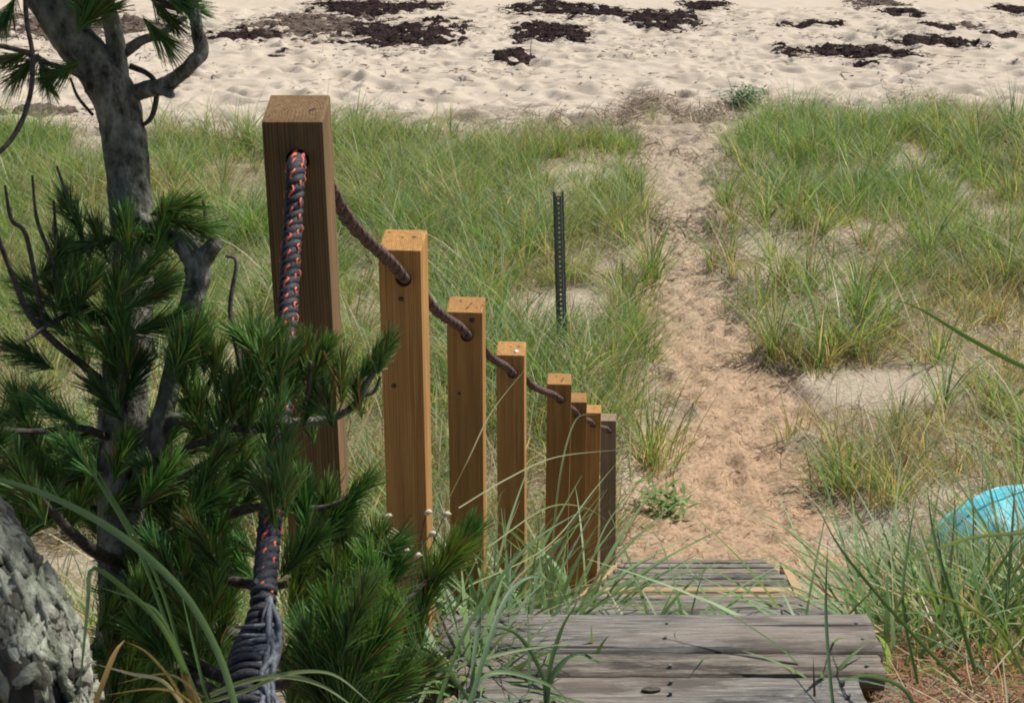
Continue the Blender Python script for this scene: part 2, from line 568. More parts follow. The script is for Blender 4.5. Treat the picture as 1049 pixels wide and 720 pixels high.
bm_ = smooth(23, 27, GY) * (1 - smooth(49, 55, GY))
GZ += bm_ * (.20 * (fbm(GX * .55, GY * .8, 61, 3) - .5) + .05 * (fbm(GX * 2.6, GY * 3.2, 63, 3) - .5))
pm = path_mask(GX, GY)
near = smooth(24.5, 20, GY)
beachm = smooth(-1, 1.2, GY - edge_Y(GX) + (fbm(GX * 1.5, GY * 1.5, 71, 3) - .5) * 2)
pat = patch_mask(GX, GY)
lit = (1 - beachm) * (1 - .93 * pm) * (1 - .9 * pat) * (.30 + .75 * smooth(.3, .65, fbm(GX * .9, GY * .9, 41, 3)))
lit = np.where(GY < 7.5, .45 + .5 * fbm(GX * 2, GY * 2, 43, 2), lit)
# drift line of dead plants between dune and beach, and across the mouth of the path
drift = np.exp(-((GY - 27.2) / .9) ** 2) * smooth(-4, -1, GX) * (1 - smooth(5, 7, GX)) * smooth(.4, .6, fbm(GX * 1.6, GY * 1.6, 47, 3))
lit = np.maximum(lit, .8 * drift)
fade = pm * (1 - .8 * smooth(9, 22, GY))
tint = np.stack([np.clip(fade, 0, 1), np.clip(lit, 0, 1), np.clip(beachm, 0, 1)], -1).reshape(-1, 3)
ny, nx = GX.shape
idx = np.arange(ny * nx).reshape(ny, nx)
faces = np.stack([idx[:-1, :-1], idx[:-1, 1:], idx[1:, 1:], idx[1:, :-1]], -1).reshape(-1, 4)
g = mesh_obj('sand_ground', np.stack([GX, GY, GZ], -1).reshape(-1, 3), faces, M['sand'], smooth_=True, colors=tint)
tag(g, kind='structure')


def ground_z(x, y):
    """height of the finished sheet (bilinear)"""
    x = np.asarray(x, float); y = np.asarray(y, float)
    j = np.clip(np.searchsorted(gx, x) - 1, 0, nx - 2); i = np.clip(np.searchsorted(gy, y) - 1, 0, ny - 2)
    fx = (x - gx[j]) / (gx[j + 1] - gx[j]); fy = (y - gy[i]) / (gy[i + 1] - gy[i])
    return (GZ[i, j] * (1 - fx) + GZ[i, j + 1] * fx) * (1 - fy) + (GZ[i + 1, j] * (1 - fx) + GZ[i + 1, j + 1] * fx) * fy


wv = np.array([[-900, 50, -7.35], [900, 50, -7.35], [900, 900, -7.35], [-900, 900, -7.35]])
tag(mesh_obj('water', wv, [(0, 1, 2, 3)], M['water']), kind='structure')


def hit(px, py):
    """where the line of sight through a photograph point meets the ground"""
    r = W(px, py, 1.0)
    t = 2.0
    for _ in range(4000):
        p = r * t
        if p[2] <= float(ground_z(p[0], p[1])): break
        t += .01 + .001 * t
    return r * t


# ------------------------------------------------------------------ grasses
GREEN = [(.16, .275, .075), (.21, .315, .09), (.29, .375, .13), (.12, .235, .06), (.16, .28, .115)]
STRAW = [(.46, .39, .24), (.38, .30, .18), (.55, .48, .33), (.27, .19, .11)]


def blades(x, y, z, h, lean, S=4, width=.008, straw=.2, greens=GREEN, fan=None, curl=1.0, tone=1.0):
    n = len(x)
    az = rng.uniform(0, 2 * np.pi, n) if fan is None else fan
    d = np.stack([np.cos(az), np.sin(az), np.zeros(n)], -1)
    ax = unit(np.array([0, 0, 1.]) + d * lean[:, None])
    bend = d * (h * curl * rng.uniform(.1, .75, n))[:, None]
    bend[:, 2] -= np.abs(h * curl * rng.uniform(.02, .32, n))
    sd = np.stack([-np.sin(az), np.cos(az), np.zeros(n)], -1)
    sd = unit(sd + .6 * rng.normal(size=(n, 3)) * np.array([1, 1, .1]))
    cg = np.array(greens)[rng.integers(0, len(greens), n)]
    cs = np.array(STRAW)[rng.integers(0, len(STRAW), n)]
    st = rng.random(n) < straw
    c = np.where(st[:, None], cs, cg) * rng.uniform(.75, 1.25, n)[:, None] * tone
    wd = width * rng.uniform(.6, 1.25, n)
    base = np.stack([x, y, z - .02], -1)
    return strips(base, ax, sd, h, wd, bend, S, c)


# --- the field of beach grass (uncountable)
def field():
    Vs, Fs, Cs, off = [], [], [], 0
    # clumps
    nc = 8600
    Y = rng.uniform(8.2, 28.5, nc * 3) ** 1.0
    X = rng.uniform(-.58, .58, nc * 3) * (Y + 3)
    keep = rng.random(nc * 3) < (Y + 3) / 31
    X, Y = X[keep], Y[keep]
    pmk = path_mask(X, Y)
    dens = (smooth(.30, .58, fbm(X * .55, Y * .55, 91, 4)) * .85 + .25) * (.16 + 1.15 * smooth(.38, .6, fbm(X * 1.7, Y * 1.5, 95, 3)))
    dens *= (1 - pmk) ** 2.2 * (1 - .72 * patch_mask(X, Y))
    dens *= 1 - .97 * bare_mask(X, Y)
    eY = edge_Y(X)
    dens *= 1 - smooth(-1.2, .4, Y - eY)
    # thinner, browner belt right of the path's foot
    belt = smooth(2.2, 3.0, X) * (1 - smooth(13.5, 16, Y))
    dens *= 1 - .35 * belt
    k = rng.random(len(X)) < dens
    X, Y, belt = X[k], Y[k], belt[k]
    print('grass clumps', len(X))
    gtone = fbm(X * .35, Y * .35, 101, 3)
    hgt = .90 * (0.60 + .6 * fbm(X * .8, Y * .8, 111, 2)) * (1 - .25 * belt) * (1 - .35 * smooth(.4, .0, np.abs(0)))
    per = rng.integers(14, 38, len(X))
    ci = np.repeat(np.arange(len(X)), per)
    n = len(ci)
    r = np.abs(rng.normal(0, .10, n)); a = rng.uniform(0, 2 * np.pi, n)
    x = X[ci] + r * np.cos(a); y = Y[ci] + r * np.sin(a)
    z = ground_z(x, y)
    h = hgt[ci] * np.where(rng.random(n) < .06, rng.uniform(1.2, 1.55, n), rng.uniform(.35, 1.2, n)) * rng.uniform(.8, 1.2, len(X))[ci]
    fan = a + rng.normal(0, .7, n)
    wind = .12
    fan = np.arctan2(np.sin(fan) * (1 - wind) - .1, np.cos(fan) * (1 - wind) + wind)
    lean = np.clip(.12 + r * 2.6 + rng.normal(0, .12, n), 0, .9)
    ps = np.clip(.24 + .5 * (gtone[ci] - .45) * 2 + .38 * belt[ci] + .20 * smooth(15, 10, Y[ci]) + .22 * smooth(1.6, .4, X[ci]) * smooth(13.5, 10, Y[ci]), .08, .8) * rng.uniform(.5, 1.5, len(X))[ci]
    V, Fc, C = blades(x, y, z, h, lean, 4, .008, ps, GREEN, fan, 1.0)
    print('blades', n)
    # bigger tussocks with broad arching blades
    nb = 5200
    Yb = rng.uniform(8.4, 27.5, nb); Xb = rng.uniform(-.56, .56, nb) * (Yb + 3)
    db = smooth(.34, .6, fbm(Xb * .6, Yb * .6, 191, 3)) * (1 - path_mask(Xb, Yb)) ** 3 * (1 - .9 * bare_mask(Xb, Yb)) * (1 - .6 * patch_mask(Xb, Yb)) * ((Yb + 3) / 31) * (Yb < edge_Y(Xb) + .3)
    kb = rng.random(nb) < db * .55
    Xb, Yb = Xb[kb], Yb[kb]; pb = rng.integers(22, 50, len(Xb)); cb = np.repeat(np.arange(len(Xb)), pb); m2 = len(cb)
    rb = np.abs(rng.normal(0, .07, m2)); ab = rng.uniform(0, 2 * np.pi, m2)
    xb = Xb[cb] + rb * np.cos(ab); yb = Yb[cb] + rb * np.sin(ab)
    Vb, Fb, Cb = blades(xb, yb, ground_z(xb, yb), rng.uniform(.5, 1.1, m2) * rng.uniform(.65, 1.1, len(Xb))[cb], np.clip(.1 + rb * 3 + rng.normal(0, .12, m2), 0, .8), 5, .013,
                        np.clip(.18 + .4 * (rng.random(len(Xb)) < .2)[cb], 0, 1), GREEN, ab + rng.normal(0, .5, m2), 1.25)
    print('tussocks', len(Xb), m2)
    Fb = Fb + len(V); V = np.vstack([V, Vb]); C = np.vstack([C, Cb]); Fc = np.vstack([Fc, Fb])
    V2 = V
    # dead thatch lying between
    nt_ = 52000
    Yt = rng.uniform(8, 28.0, nt_); Xt = rng.uniform(-.56, .56, nt_) * (Yt + 3)
    kk = (rng.random(nt_) < (1 - path_mask(Xt, Yt)) * (1 - .7 * patch_mask(Xt, Yt)) * (1 - .9 * bare_mask(Xt, Yt))) & (Yt < edge_Y(Xt) + .4)
    Xt, Yt = Xt[kk], Yt[kk]; n2 = len(Xt)
    az = rng.uniform(0, 2 * np.pi, n2)
    axd = unit(np.stack([np.cos(az), np.sin(az), rng.uniform(.02, .9, n2)], -1))
    sd = unit(np.cross(axd, rng.normal(size=(n2, 3))))
    cs = np.array(STRAW)[rng.integers(0, 4, n2)] * rng.uniform(.7, 1.2, n2)[:, None]
    V3, F3, C3 = strips(np.stack([Xt, Yt, ground_z(Xt, Yt) + .01], -1), axd, sd, rng.uniform(.1, .4, n2), rng.uniform(.005, .011, n2), np.zeros((n2, 3)) + np.array([0, 0, -.03]), 2, cs)
    F3 = F3 + len(V2)
    V_ = np.vstack([V2, V3]); C_ = np.vstack([C, C3]); F_ = np.vstack([Fc, F3])
    o = mesh_obj('beach_grass', V_, F_, M['grass'], colors=C_)
    tag(o, 'green and straw beach grass covering the dune either side of the sandy path', 'grass', kind='stuff')


field()


def tuft(name, label, cat, x, y, n, h, spread, width=.01, straw=.15, greens=GREEN, lean=.35, curl=1.0, S=6, group=None, rx=None, z=None, tone=1.0):
    r = np.abs(rng.normal(0, spread, n)); a = rng.uniform(0, 2 * np.pi, n)
    bx = r * np.cos(a) * (rx or 1); by = r * np.sin(a)
    zb = float(ground_z(x, y)) if z is None else z
    bz = ground_z(x + bx, y + by) - zb if z is None else np.zeros(n)
    hh = h * rng.uniform(.45, 1.15, n)
    ln = np.clip(rng.normal(lean * .6, lean * .5, n) + r * .5, 0, 1.4)
    V, Fc, C = blades(bx, by, bz, hh, ln, S, width, straw, greens, a + rng.normal(0, .6, n), curl, tone)
    o = mesh_obj(name, V, Fc, M['grass'], colors=C)
    o.location = (x, y, zb)
    tag(o, label, cat, group)
    return o


FG = [(.10, .19, .065), (.13, .225, .09), (.18, .26, .10), (.13, .20, .12), (.09, .165, .055)]
BL = [(.17, .26, .17), (.14, .23, .14), (.20, .29, .21)]
TG = 'separate tufts of grass and leafy plants'
tuft('grass_tuft', 'bushy grass tuft between the last rope post and the left edge of the path', 'grass tuft', *hit(668, 476)[:2], 170, .78, .17, .009, .3, GREEN, .32, .8, group=TG)
tuft('grass_tuft', 'round green grass tuft alone below the pale sand patch right of the path', 'grass tuft', *hit(868, 500)[:2], 150, .55, .13, .009, .2, GREEN, .4, .8, group=TG)
tuft('grass_tuft', 'brownish tuft of grass beside the lone round green tuft, nearer the turquoise hull', 'grass tuft', *hit(915, 515)[:2], 120, .55, .12, .009, .5, GREEN, .4, .8, group=TG)
tuft('grass_tuft', 'tall sparse grass clump against the beach at the far right of the dune', 'grass tuft', *hit(1040, 150)[:2], 200, 1.15, .28, .013, .15, FG, .2, .6, group=TG)
tuft('grass_tuft', 'tall grass tuft crossing in front of the base of the steel sign post', 'grass tuft', *hit(600, 440)[:2], 160, .75, .2, .009, .2, GREEN, .35, .8, group=TG)


# leafy low plants
def leafy(name, label, x, y, n, h, spread, leaf, cols, z=None, up=.6, group=TG, shape=.42):
    """stems carrying pointed leaves"""
    Vs, Fs, Cs, off = [], [], [], 0
    zb = float(ground_z(x, y)) if z is None else z
    for i in range(n):
        a = rng.uniform(0, 6.28); r = abs(rng.normal(0, spread))
        b = np.array([r * math.cos(a), r * math.sin(a), 0.])
        hh = h * rng.uniform(.5, 1.1)
        top = b + np.array([math.cos(a) * hh * (1 - up) * rng.uniform(.3, 1.2), math.sin(a) * hh * (1 - up), hh])
        k = rng.integers(4, 8)
        t = np.linspace(.15, 1, k)
        pos = b[None] * (1 - t[:, None]) + top[None] * t[:, None]
        az = rng.uniform(0, 6.28) + np.arange(k) * 2.4
        axd = unit(np.stack([np.cos(az), np.sin(az), rng.uniform(.2, 1.0, k)], -1))
        sd = unit(np.cross(axd, np.array([0, 0, 1.])))
        L = leaf * rng.uniform(.7, 1.3, k)
        c = np.array(cols)[rng.integers(0, len(cols), k)] * rng.uniform(.8, 1.2, k)[:, None]
        bend = np.stack([np.zeros(k), np.zeros(k), -L * rng.uniform(.1, .5, k)], -1)
        V, Fc, C = strips(pos, axd, sd, L, L * shape, bend, 4, c)
        # taper the leaf base
        V = V.reshape(k, 5, 2, 3); mid = V.mean(2, keepdims=True)
        V[:, 0:1] = mid[:, 0:1] + (V[:, 0:1] - mid[:, 0:1]) * .25
        V = V.reshape(-1, 3)
        Vs.append(V); Fs.append(Fc + off); Cs.append(C); off += len(V)
        V, Fc, C = strips(b[None], unit((top - b)[None]), np.array([[1., 0, 0]]), np.array([np.linalg.norm(top - b)]), np.array([.004]), np.zeros((1, 3)), 3, np.array([[.10, .13, .05]]))
        Vs.append(V); Fs.append(Fc + off); Cs.append(C); off += len(V)
    o = mesh_obj(name, np.vstack(Vs), np.vstack(Fs), M['leaf'], colors=np.vstack(Cs))
    o.location = (x, y, zb)
    return tag(o, label, 'plant', group)


p = hit(683, 530)
leafy('leafy_plant', 'low bright green leafy plant on the sand left of the path foot', p[0], p[1], 13, .24, .08, .13, [(.12, .21, .05), (.17, .26, .07)], shape=.22, up=.6)
p = hit(762, 112)
leafy('leafy_plant', 'dark green bushy plant on the sand where the dune meets the beach', p[0], p[1], 110, .40, .20, .12, [(.05, .13, .04), (.07, .16, .045)])

# ------------------------------------------------------------------ rope posts
PW = .089
POSTS = [  # x, y, top z, width, material, words
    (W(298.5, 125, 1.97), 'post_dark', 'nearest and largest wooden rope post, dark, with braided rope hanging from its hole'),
    (W(411, 256.5, 2.86), 'post', 'second rope post, orange brown with a sunlit top, right behind the nearest dark post'),
    (W(476.8, 320, 3.50), 'post', 'third rope post from the camera, orange brown with knotty sawn top'),
    (W(524, 364, 4.38), 'post', 'fourth rope post, with a white bird dropping on its sawn top'),
    (W(573.3, 393.6, 5.20), 'post', 'fifth rope post, last one to stand clear before the bunched three'),
    (W(591, 412, 6.02), 'post', 'slim looking sixth rope post overlapped by the fifth, first of the bunched three'),
    (W(607, 423, 6.88), 'post', 'seventh rope post, middle one of the bunched three at the stair foot'),
    (W(623.7, 431, 7.70), 'post_old', 'greyish weathered last rope post at the foot of the stairs'),
]
hole_c = []


def make_post(i):
    top, mk, label = POSTS[i]
    x, yf, zt = top
    y = yf + PW / 2
    zg = float(height(x - .1, y)) - .35
    H = zt - zg
    bm = bmesh.new()
    bmesh.ops.create_cube(bm, size=1.0)
    tw = .0025 * rng.normal(size=8)
    for k, v in enumerate(bm.verts):
        v.co.x *= PW; v.co.y *= PW; v.co.z = (v.co.z + .5) * H - (H - 0)
        v.co.x += tw[k] * .5
        if v.co.z > -.01 and v.co.y > 0: v.co.z += [.020, .017, .010, .012, .007, .006, .005, .004][i]
    bmesh.ops.bevel(bm, geom=[e for e in bm.edges], offset=.0035, segments=2, affect='EDGES', profile=.7)
    me = bpy.data.meshes.new('rope_post'); bm.to_mesh(me); bm.free()
    me.materials.append(M[mk])
    o = bpy.data.objects.new('rope_post', me); COL.objects.link(o)
    # bored hole for the rope
    hz = -.062 if i else -.055
    hx = .006
    bm = bmesh.new()
    bmesh.ops.create_cone(bm, cap_ends=True, segments=20, radius1=.0165, radius2=.0165, depth=PW * 2)
    for v in bm.verts:
        v.co = Vector((v.co.x + hx, v.co.z, v.co.y + hz))
    bmesh.ops.recalc_face_normals(bm, faces=bm.faces)
    cm = bpy.data.meshes.new('bore'); bm.to_mesh(cm); bm.free()
    co = bpy.data.objects.new('bore', cm); COL.objects.link(co)
    md = o.modifiers.new('bore', 'BOOLEAN'); md.operation = 'DIFFERENCE'; md.object = co; md.solver = 'EXACT'
    dg = bpy.context.evaluated_depsgraph_get()
    nm = bpy.data.meshes.new_from_object(o.evaluated_get(dg))
    o.modifiers.clear(); o.data = nm; nm.name = 'rope_post'
    bpy.data.objects.remove(co)
    o.location = (x, y, zt)
    tilt = [(.004, .0), (.003, .004), (.0, .002), (.0, -.003), (.004, .003), (0, -.002), (.003, .0), (.0, -.022)][i]
    o.rotation_euler = (tilt[0], tilt[1], math.radians([-.5, -4, -4, -3.5, -2.5, -2, -2, -3][i]))
    tag(o, label, 'post', 'square wooden posts carrying the rope down the stairs')
    hole_c.append(np.array([x + hx, y, zt + hz]))
    return o


post_objs = [make_post(i) for i in range(8)]
# bird dropping on the fourth post
V, Fc = tube_arrays(np.array([[.012, -.03, .001], [.016, -.022, .004], [.022, -.012, .001]]), np.array([.003, .007, .003]), 8)
mesh_obj('bird_dropping', V, Fc, M['shell'], post_objs[3], True)
# dark knots in the wood of posts two and three
for pi, (kx, kz, kr) in ((1, (.0, -.105, .006)), (2, (.02, -.02, .008)), (1, (-.02, -.30, .006)), (2, (-.015, -.22, .005))):
    V, Fc = tube_arrays(np.array([[kx, -PW / 2 + .003, kz], [kx, -PW / 2 - .0012, kz]]), np.array([kr, kr * .9]), 10)
    mesh_obj('wood_knot', V, Fc, M['twig'], post_objs[pi], True)

# ------------------------------------------------------------------ rope
def rope_strands(path, rad, pitch, mb, brown=0, yarn=1):
    """three laid strands with an orange yarn running in the grooves"""
    P = np.asarray(path, float)
    pr = catmull(P, 60 * len(P))
    seg = np.linalg.norm(np.diff(pr, axis=0), axis=1)
    s = np.concatenate([[0], np.cumsum(seg)])
    L = s[-1]
    n = int(L / (pitch / 14)) + 4
    si = np.linspace(0, L, n)
    C = np.stack([np.interp(si, s, pr[:, k]) for k in range(3)], -1)
    T, Nn, B = frames(C)
    for k in range(3):
        a = si / pitch * 2 * np.pi + k * 2.094
        Q = C + rad * .52 * (np.cos(a)[:, None] * Nn + np.sin(a)[:, None] * B)
        V, Fc = tube_arrays(Q, np.full(n, rad * .52), 7)
        mb.add(V, Fc, 2 if (brown and k == 0) else 0)
    ny_ = 5 if yarn else 0
    fad = .55 * (fbm(si * 22, si * 0 + 4, 77, 3) - .38)
    for k in range(ny_):
        # over one strand, under the next
        a = k * 2 * np.pi / ny_ + .30 * np.sin(si / pitch * 2 * np.pi * 1.5 + k)
        over = np.sin(si / pitch * 2 * np.pi * 1.5 + k * np.pi) + .45 * np.sin(si / pitch * 3.1 + k * 2)
        Q = C + (rad * (.76 + .30 * np.clip(over, -1, 1) + np.clip(fad, -.4, .06)))[:, None] * (np.cos(a)[:, None] * Nn + np.sin(a)[:, None] * B)
        V, Fc = tube_arrays(Q, np.full(n, rad * .115), 5)
        mb.add(V, Fc, 1)
    return C


rope = empty('rope', hole_c[0])
mb = MB()
h0 = hole_c[0]
hang = [h0 + np.array([0, .03, .001]), h0 + np.array([0, -.045, 0]), W(303, 176, 1.885), W(300, 230, 1.86), W(296, 300, 1.80), W(290, 400, 1.70), W(283, 480, 1.60), W(276, 545, 1.50), W(270, 615, 1.42)]
rope_strands(hang, .0128, .036, mb)
o = mb.build('rope_section', [M['rope_black'], M['rope_orange']])
o.parent = rope; o.matrix_parent_inverse.identity(); o.location = -Vector(h0)
mb = MB()
for i in range(7):
    a, b = hole_c[i], hole_c[i + 1]
    pa = a + np.array([0, .0, 0]); pb = b
    d = b - a
    sag = .045 if i < 4 else .03
    pts = [pa + d * 0, a + np.array([.002, .055, -.004])]
    for t in (.3, .55, .8):
        q = a + d * t; q[2] -= sag * .55 * 4 * t * (1 - t); pts.append(q)
    pts += [b + np.array([0, -.06, .008]), b]
    rope_strands(pts, .0112, .046, mb, 1)
o = mb.build('rope_section', [M['rope_brown'], M['rope_faded'], M['rope_black']])
o['label'] = 'sun faded brown rope running down through the posts'
o.parent = rope; o.location = -Vector(h0)
# whipped lower end: dark wrapping and a frayed pale tail
mb = MB()
ctr = [W(271, 600, 1.43), W(266, 640, 1.40), W(258, 670, 1.37), W(252, 705, 1.33), W(248, 760, 1.28), W(246, 830, 1.22)]
cc = catmull(ctr, 120)
T, Nn, B = frames(cc)
tt = np.linspace(0, 1, 120)
rad = .010 + .009 * smooth(.1, .6, tt)
V, Fc = tube_arrays(cc, rad * .85, 12)
mb.add(V, Fc, 0)
a = tt * 2 * np.pi * 13
cw = np.repeat(cc, 8, 0)[::1]
tw = np.linspace(0, 1, 960); cw = np.stack([np.interp(tw, tt, cc[:, k]) for k in range(3)], -1)
T2, N2, B2 = frames(cw)
rw = np.interp(tw, tt, rad); aw = tw * 2 * np.pi * 21 + 3.2 * (fbm(tw * 22, tw * 0, 3, 3) - .5)
rw = rw * (.9 + .25 * fbm(tw * 90, tw * 0 + 2, 5, 2))
V, Fc = tube_arrays(cw + rw[:, None] * (np.cos(aw)[:, None] * N2 + np.sin(aw)[:, None] * B2), np.full(960, .0042) * (.75 + .5 * fbm(tw * 60, tw * 0 + 8, 9, 2)), 7)
mb.add(V, Fc, 0)
o = mb.build('whipping', [M['rope_black']])
o.parent = rope; o.location = -Vector(h0)
mb = MB()
base_tail = [W(276, 612, 1.395), W(280, 640, 1.375), W(277, 675, 1.345), W(273, 705, 1.315), W(280, 730, 1.29), W(292, 760, 1.27)]
for k in range(8):
    offs = rng.normal(0, .0038, (6, 3)); offs[0] *= .4
    mb.tube([b_ + o_ for b_, o_ in zip(base_tail, offs)], [.0025, .0034, .0034, .003, .003, .0025], 40, 6, m=0, seed=k)
for k in range(16):
    t = rng.uniform(.1, .9); b0 = catmull(base_tail, 50)[int(t * 49)]
    mb.tube([b0, b0 + np.array([-.012, -.004, .002]), b0 + np.array([-.028, .0, -.004 + .004 * rng.normal()]), b0 + np.array([-.04, .01, -.008])], [.0032, .0028, .002, .001], 14, 5)
o = mb.build('frayed_tail', [M['rope_white']])
o['label'] = 'pale grey frayed rope tail'
o.parent = rope; o.location = -Vector(h0)
tag(rope, 'black braided rope with orange flecks threaded through all the wooden posts', 'rope')

# ------------------------------------------------------------------ stairs
stair = empty('wooden_stairs', (.35, 2.5, -1.8))
tag(stair, 'narrow weathered grey wooden stairs running down to the sandy path beside the rope posts', 'stairs')
SO = Vector(stair.location)


def board(x0, x1, y0, y1, zt, th, mat, seed, name='tread', lab=None, wob=.0025):
    nx_, ny_ = 60, 9
    L = x1 - x0
    u = np.linspace(0, 1, nx_); v = np.linspace(0, 1, ny_)
    U, Vv = np.meshgrid(u, v, indexing='ij')
    X = x0 + U * L; Y = y0 + Vv * (y1 - y0)
    endw = (vnoise(Vv * 5, Vv * 0 + seed, seed) - .5) * .007
    X = X + endw * (np.where(U < .03, 1, 0) + np.where(U > .97, -1, 0))
    edge = (fbm(U * 9 + seed, U * 0 + seed * 1.7, seed, 3) - .5) * wob * 2.4
    Y = Y + edge * np.where(Vv > .9, 1, np.where(Vv < .1, -.8, 0))
    top = zt + wob * (fbm(U * 5 + seed * 3.1, Vv * 3, seed + 3, 3) - .5) * 2
    cush = .003 * ((2 * Vv - 1) ** 8)
    Zt = top - cush
    Zb = np.full_like(Zt, zt - th)
    V = np.vstack([np.stack([X, Y, Zt], -1).reshape(-1, 3), np.stack([X, Y, Zb], -1).reshape(-1, 3)])
    I = np.arange(nx_ * ny_).reshape(nx_, ny_); J = I + nx_ * ny_
    q = lambda a: a.reshape(-1, 4)
    Fc = [q(np.stack([I[:-1, :-1], I[1:, :-1], I[1:, 1:], I[:-1, 1:]], -1)), q(np.stack([J[:-1, :-1], J[:-1, 1:], J[1:, 1:], J[1:, :-1]], -1)),
          q(np.stack([I[:-1, 0], J[:-1, 0], J[1:, 0], I[1:, 0]], -1)), q(np.stack([I[:-1, -1], I[1:, -1], J[1:, -1], J[:-1, -1]], -1)),
          q(np.stack([I[0, :-1], I[0, 1:], J[0, 1:], J[0, :-1]], -1)), q(np.stack([I[-1, :-1], J[-1, :-1], J[-1, 1:], I[-1, 1:]], -1))]
    c = V.mean(0)
    o = mesh_obj(name, V - c, np.vstack(Fc), mat, stair)
    o.location = Vector(c) - SO
    if lab: o['label'] = lab
    return o


# landing boards, far to near
zl = -1.80
bounds = [(2.690, 2.842, 0, 'board', .894 - .02), (2.604, 2.683, -.003, 'board_brown', .885), (2.474, 2.597, -.006, 'board', .82), (2.36, 2.467, -.009, 'board_brown', .84), (2.235, 2.356, -.004, 'board', .85)]
for k, (ya, yb, dz, mk, right) in enumerate(bounds):
    xl = stair_left(2.6) + [-.05, -.02, .0, -.03, 0][k] + .03
    board(xl, [.835, .822, .757, .75, .74][k], ya, yb, zl + dz, .045, M[mk], 3 + k)
for (nx0, ny0) in ((.80, 2.735), (.80, 2.80), (.785, 2.63), (.72, 2.52), (.718, 2.565), (.35, 2.74), (.36, 2.80), (.35, 2.63), (.34, 2.53), (.345, 2.57)):
    V, Fc = tube_arrays(np.array([[nx0, ny0, -1.815], [nx0, ny0, -1.7965]]) - np.array(SO), np.array([.0045, .004]), 8)
    mesh_obj('nail', V, Fc, M['steel'], stair, False)
for (nx0, ny0, r_) in ((.30, 2.545, .012), (.62, 2.49, .008)):
    a_ = np.linspace(0, 6.28, 12, endpoint=False)
    V = np.stack([nx0 + r_ * 1.7 * np.cos(a_), ny0 + r_ * .7 * np.sin(a_), np.full(12, -1.7995)], -1) - np.array(SO)
    mesh_obj('knot', np.vstack([V, V - [0, 0, .006]]), [tuple(range(12))] + [(i, (i + 1) % 12, 12 + (i + 1) % 12, 12 + i) for i in range(12)], M['twig'], stair)
# upper treads above the picture
board(-.28, .66, 1.88, 2.17, -1.61, .045, M['board'], 31)
board(-.33, .61, 1.53, 1.83, -1.43, .045, M['board'], 32)
# descending treads
noses = [(2.842 + .304 * k, -1.80 - .181 * k) for k in range(1, 9)]
noses += [(5.274 + .308 * k, -3.248 - .150 * k) for k in range(1, 7)]
for k, (yn, zn) in enumerate(noses):
    xl = stair_left(yn) + .02 + rng.uniform(-.01, .012)
    xr = xl + SW - .03 + rng.uniform(-.012, .012) - (.05 if k > 10 else 0)
    new = k in (7, 8)
    board(xl, xr, yn - .30, yn - .155, zn, .04, M[('board', 'board_brown')[k % 2]], 50 + k)
    board(xl + rng.uniform(-.006, .006), xr + rng.uniform(-.02, .02), yn - .149, yn - .044, zn + .002, .04, M[('board_brown', 'board')[k % 2]], 90 + k)
    board(xl + rng.uniform(-.008, .008), xr + rng.uniform(-.02, .02), yn - .040, yn, zn + .003 + rng.uniform(-.004, .004), .04, M['board_new' if new else ('board', 'board_brown')[k % 2]], 190 + k,
          lab='pale tan newer tread board' if new else None)
    # riser under the nose
    board(xl + .02, xr - .02, yn - .032, yn - .006, zn - .045, .11, M['board_brown'], 130 + k, name='riser')


def stringer(xoff, pts, side):
    """sloping side board; pts = (y, z) of its top edge"""
    th = .042; dp = .20
    V = []; Fc = []
    for (y, z) in pts:
        x = stair_left(y) + xoff
        V += [(x, y, z), (x + th, y, z), (x + th, y, z - dp), (x, y, z - dp)]
    for i in range(len(pts) - 1):
        a = i * 4; b = a + 4
        for j in range(4):
            Fc.append((a + j, a + (j + 1) % 4, b + (j + 1) % 4, b + j))
    Fc += [(3, 2, 1, 0), tuple(len(V) - 4 + j for j in range(4))]
    bm = bmesh.new()
    vs = [bm.verts.new(v) for v in V]
    for f in Fc: bm.faces.new([vs[i] for i in f])
    bmesh.ops.recalc_face_normals(bm, faces=bm.faces)
    me = bpy.data.meshes.new('stringer'); bm.to_mesh(me); bm.free()
    me.materials.append(M['board_new'])
    o = bpy.data.objects.new('stringer', me); COL.objects.link(o); o.parent = stair
    o.location = -SO
    return o


top1 = [(2.84, -1.85), (5.26, -3.262)]
top2 = [(5.262, -3.263), (7.14, -4.178)]
for t_ in (top1, top2):
    stringer(-.035, t_, -1); stringer(SW + .002, t_, 1)
stringer(SW - .10, [(2.30, -1.852), (2.838, -1.852)], 1)

# ------------------------------------------------------------------ foreground grass
BG = [(.16, .27, .09), (.20, .31, .13), (.24, .35, .17), (.13, .24, .085)]
for (x_, y_, z_, n_, h_, lab_) in ((-.10, 2.60, -1.83, 34, .24, 'broad bladed bright grass spilling over the left end of the nearest boards'),
                                  (.10, 2.93, -1.99, 42, .34, 'broad bladed grass leaning over the far left corner of the near boards'),
                                  (-.02, 3.10, -2.05, 60, .42, 'leafy broad grass hiding the base of the third post'),
                                  (.20, 3.75, -2.40, 50, .40, 'leafy broad grass hiding the base of the fourth post'),
                                  (.92, 2.86, -1.97, 34, .30, 'broad bladed grass leaning over the right end of the near boards'),
                                  (1.06, 3.45, -2.25, 60, .40, 'broad bladed bright grass behind the right end of the near boards'),
                                  (1.50, 3.25, -2.15, 60, .42, 'broad leafy grass at the lower right between the needle litter and the turquoise hull')):
    tuft('grass_tuft', lab_, 'grass tuft', x_, y_, n_, h_, .07 if n_ < 50 else .12, .0135, .06, BG, .85, 1.35, 8, TG, z=z_)
sg = 'grass sprigs pushing up through the stair treads'
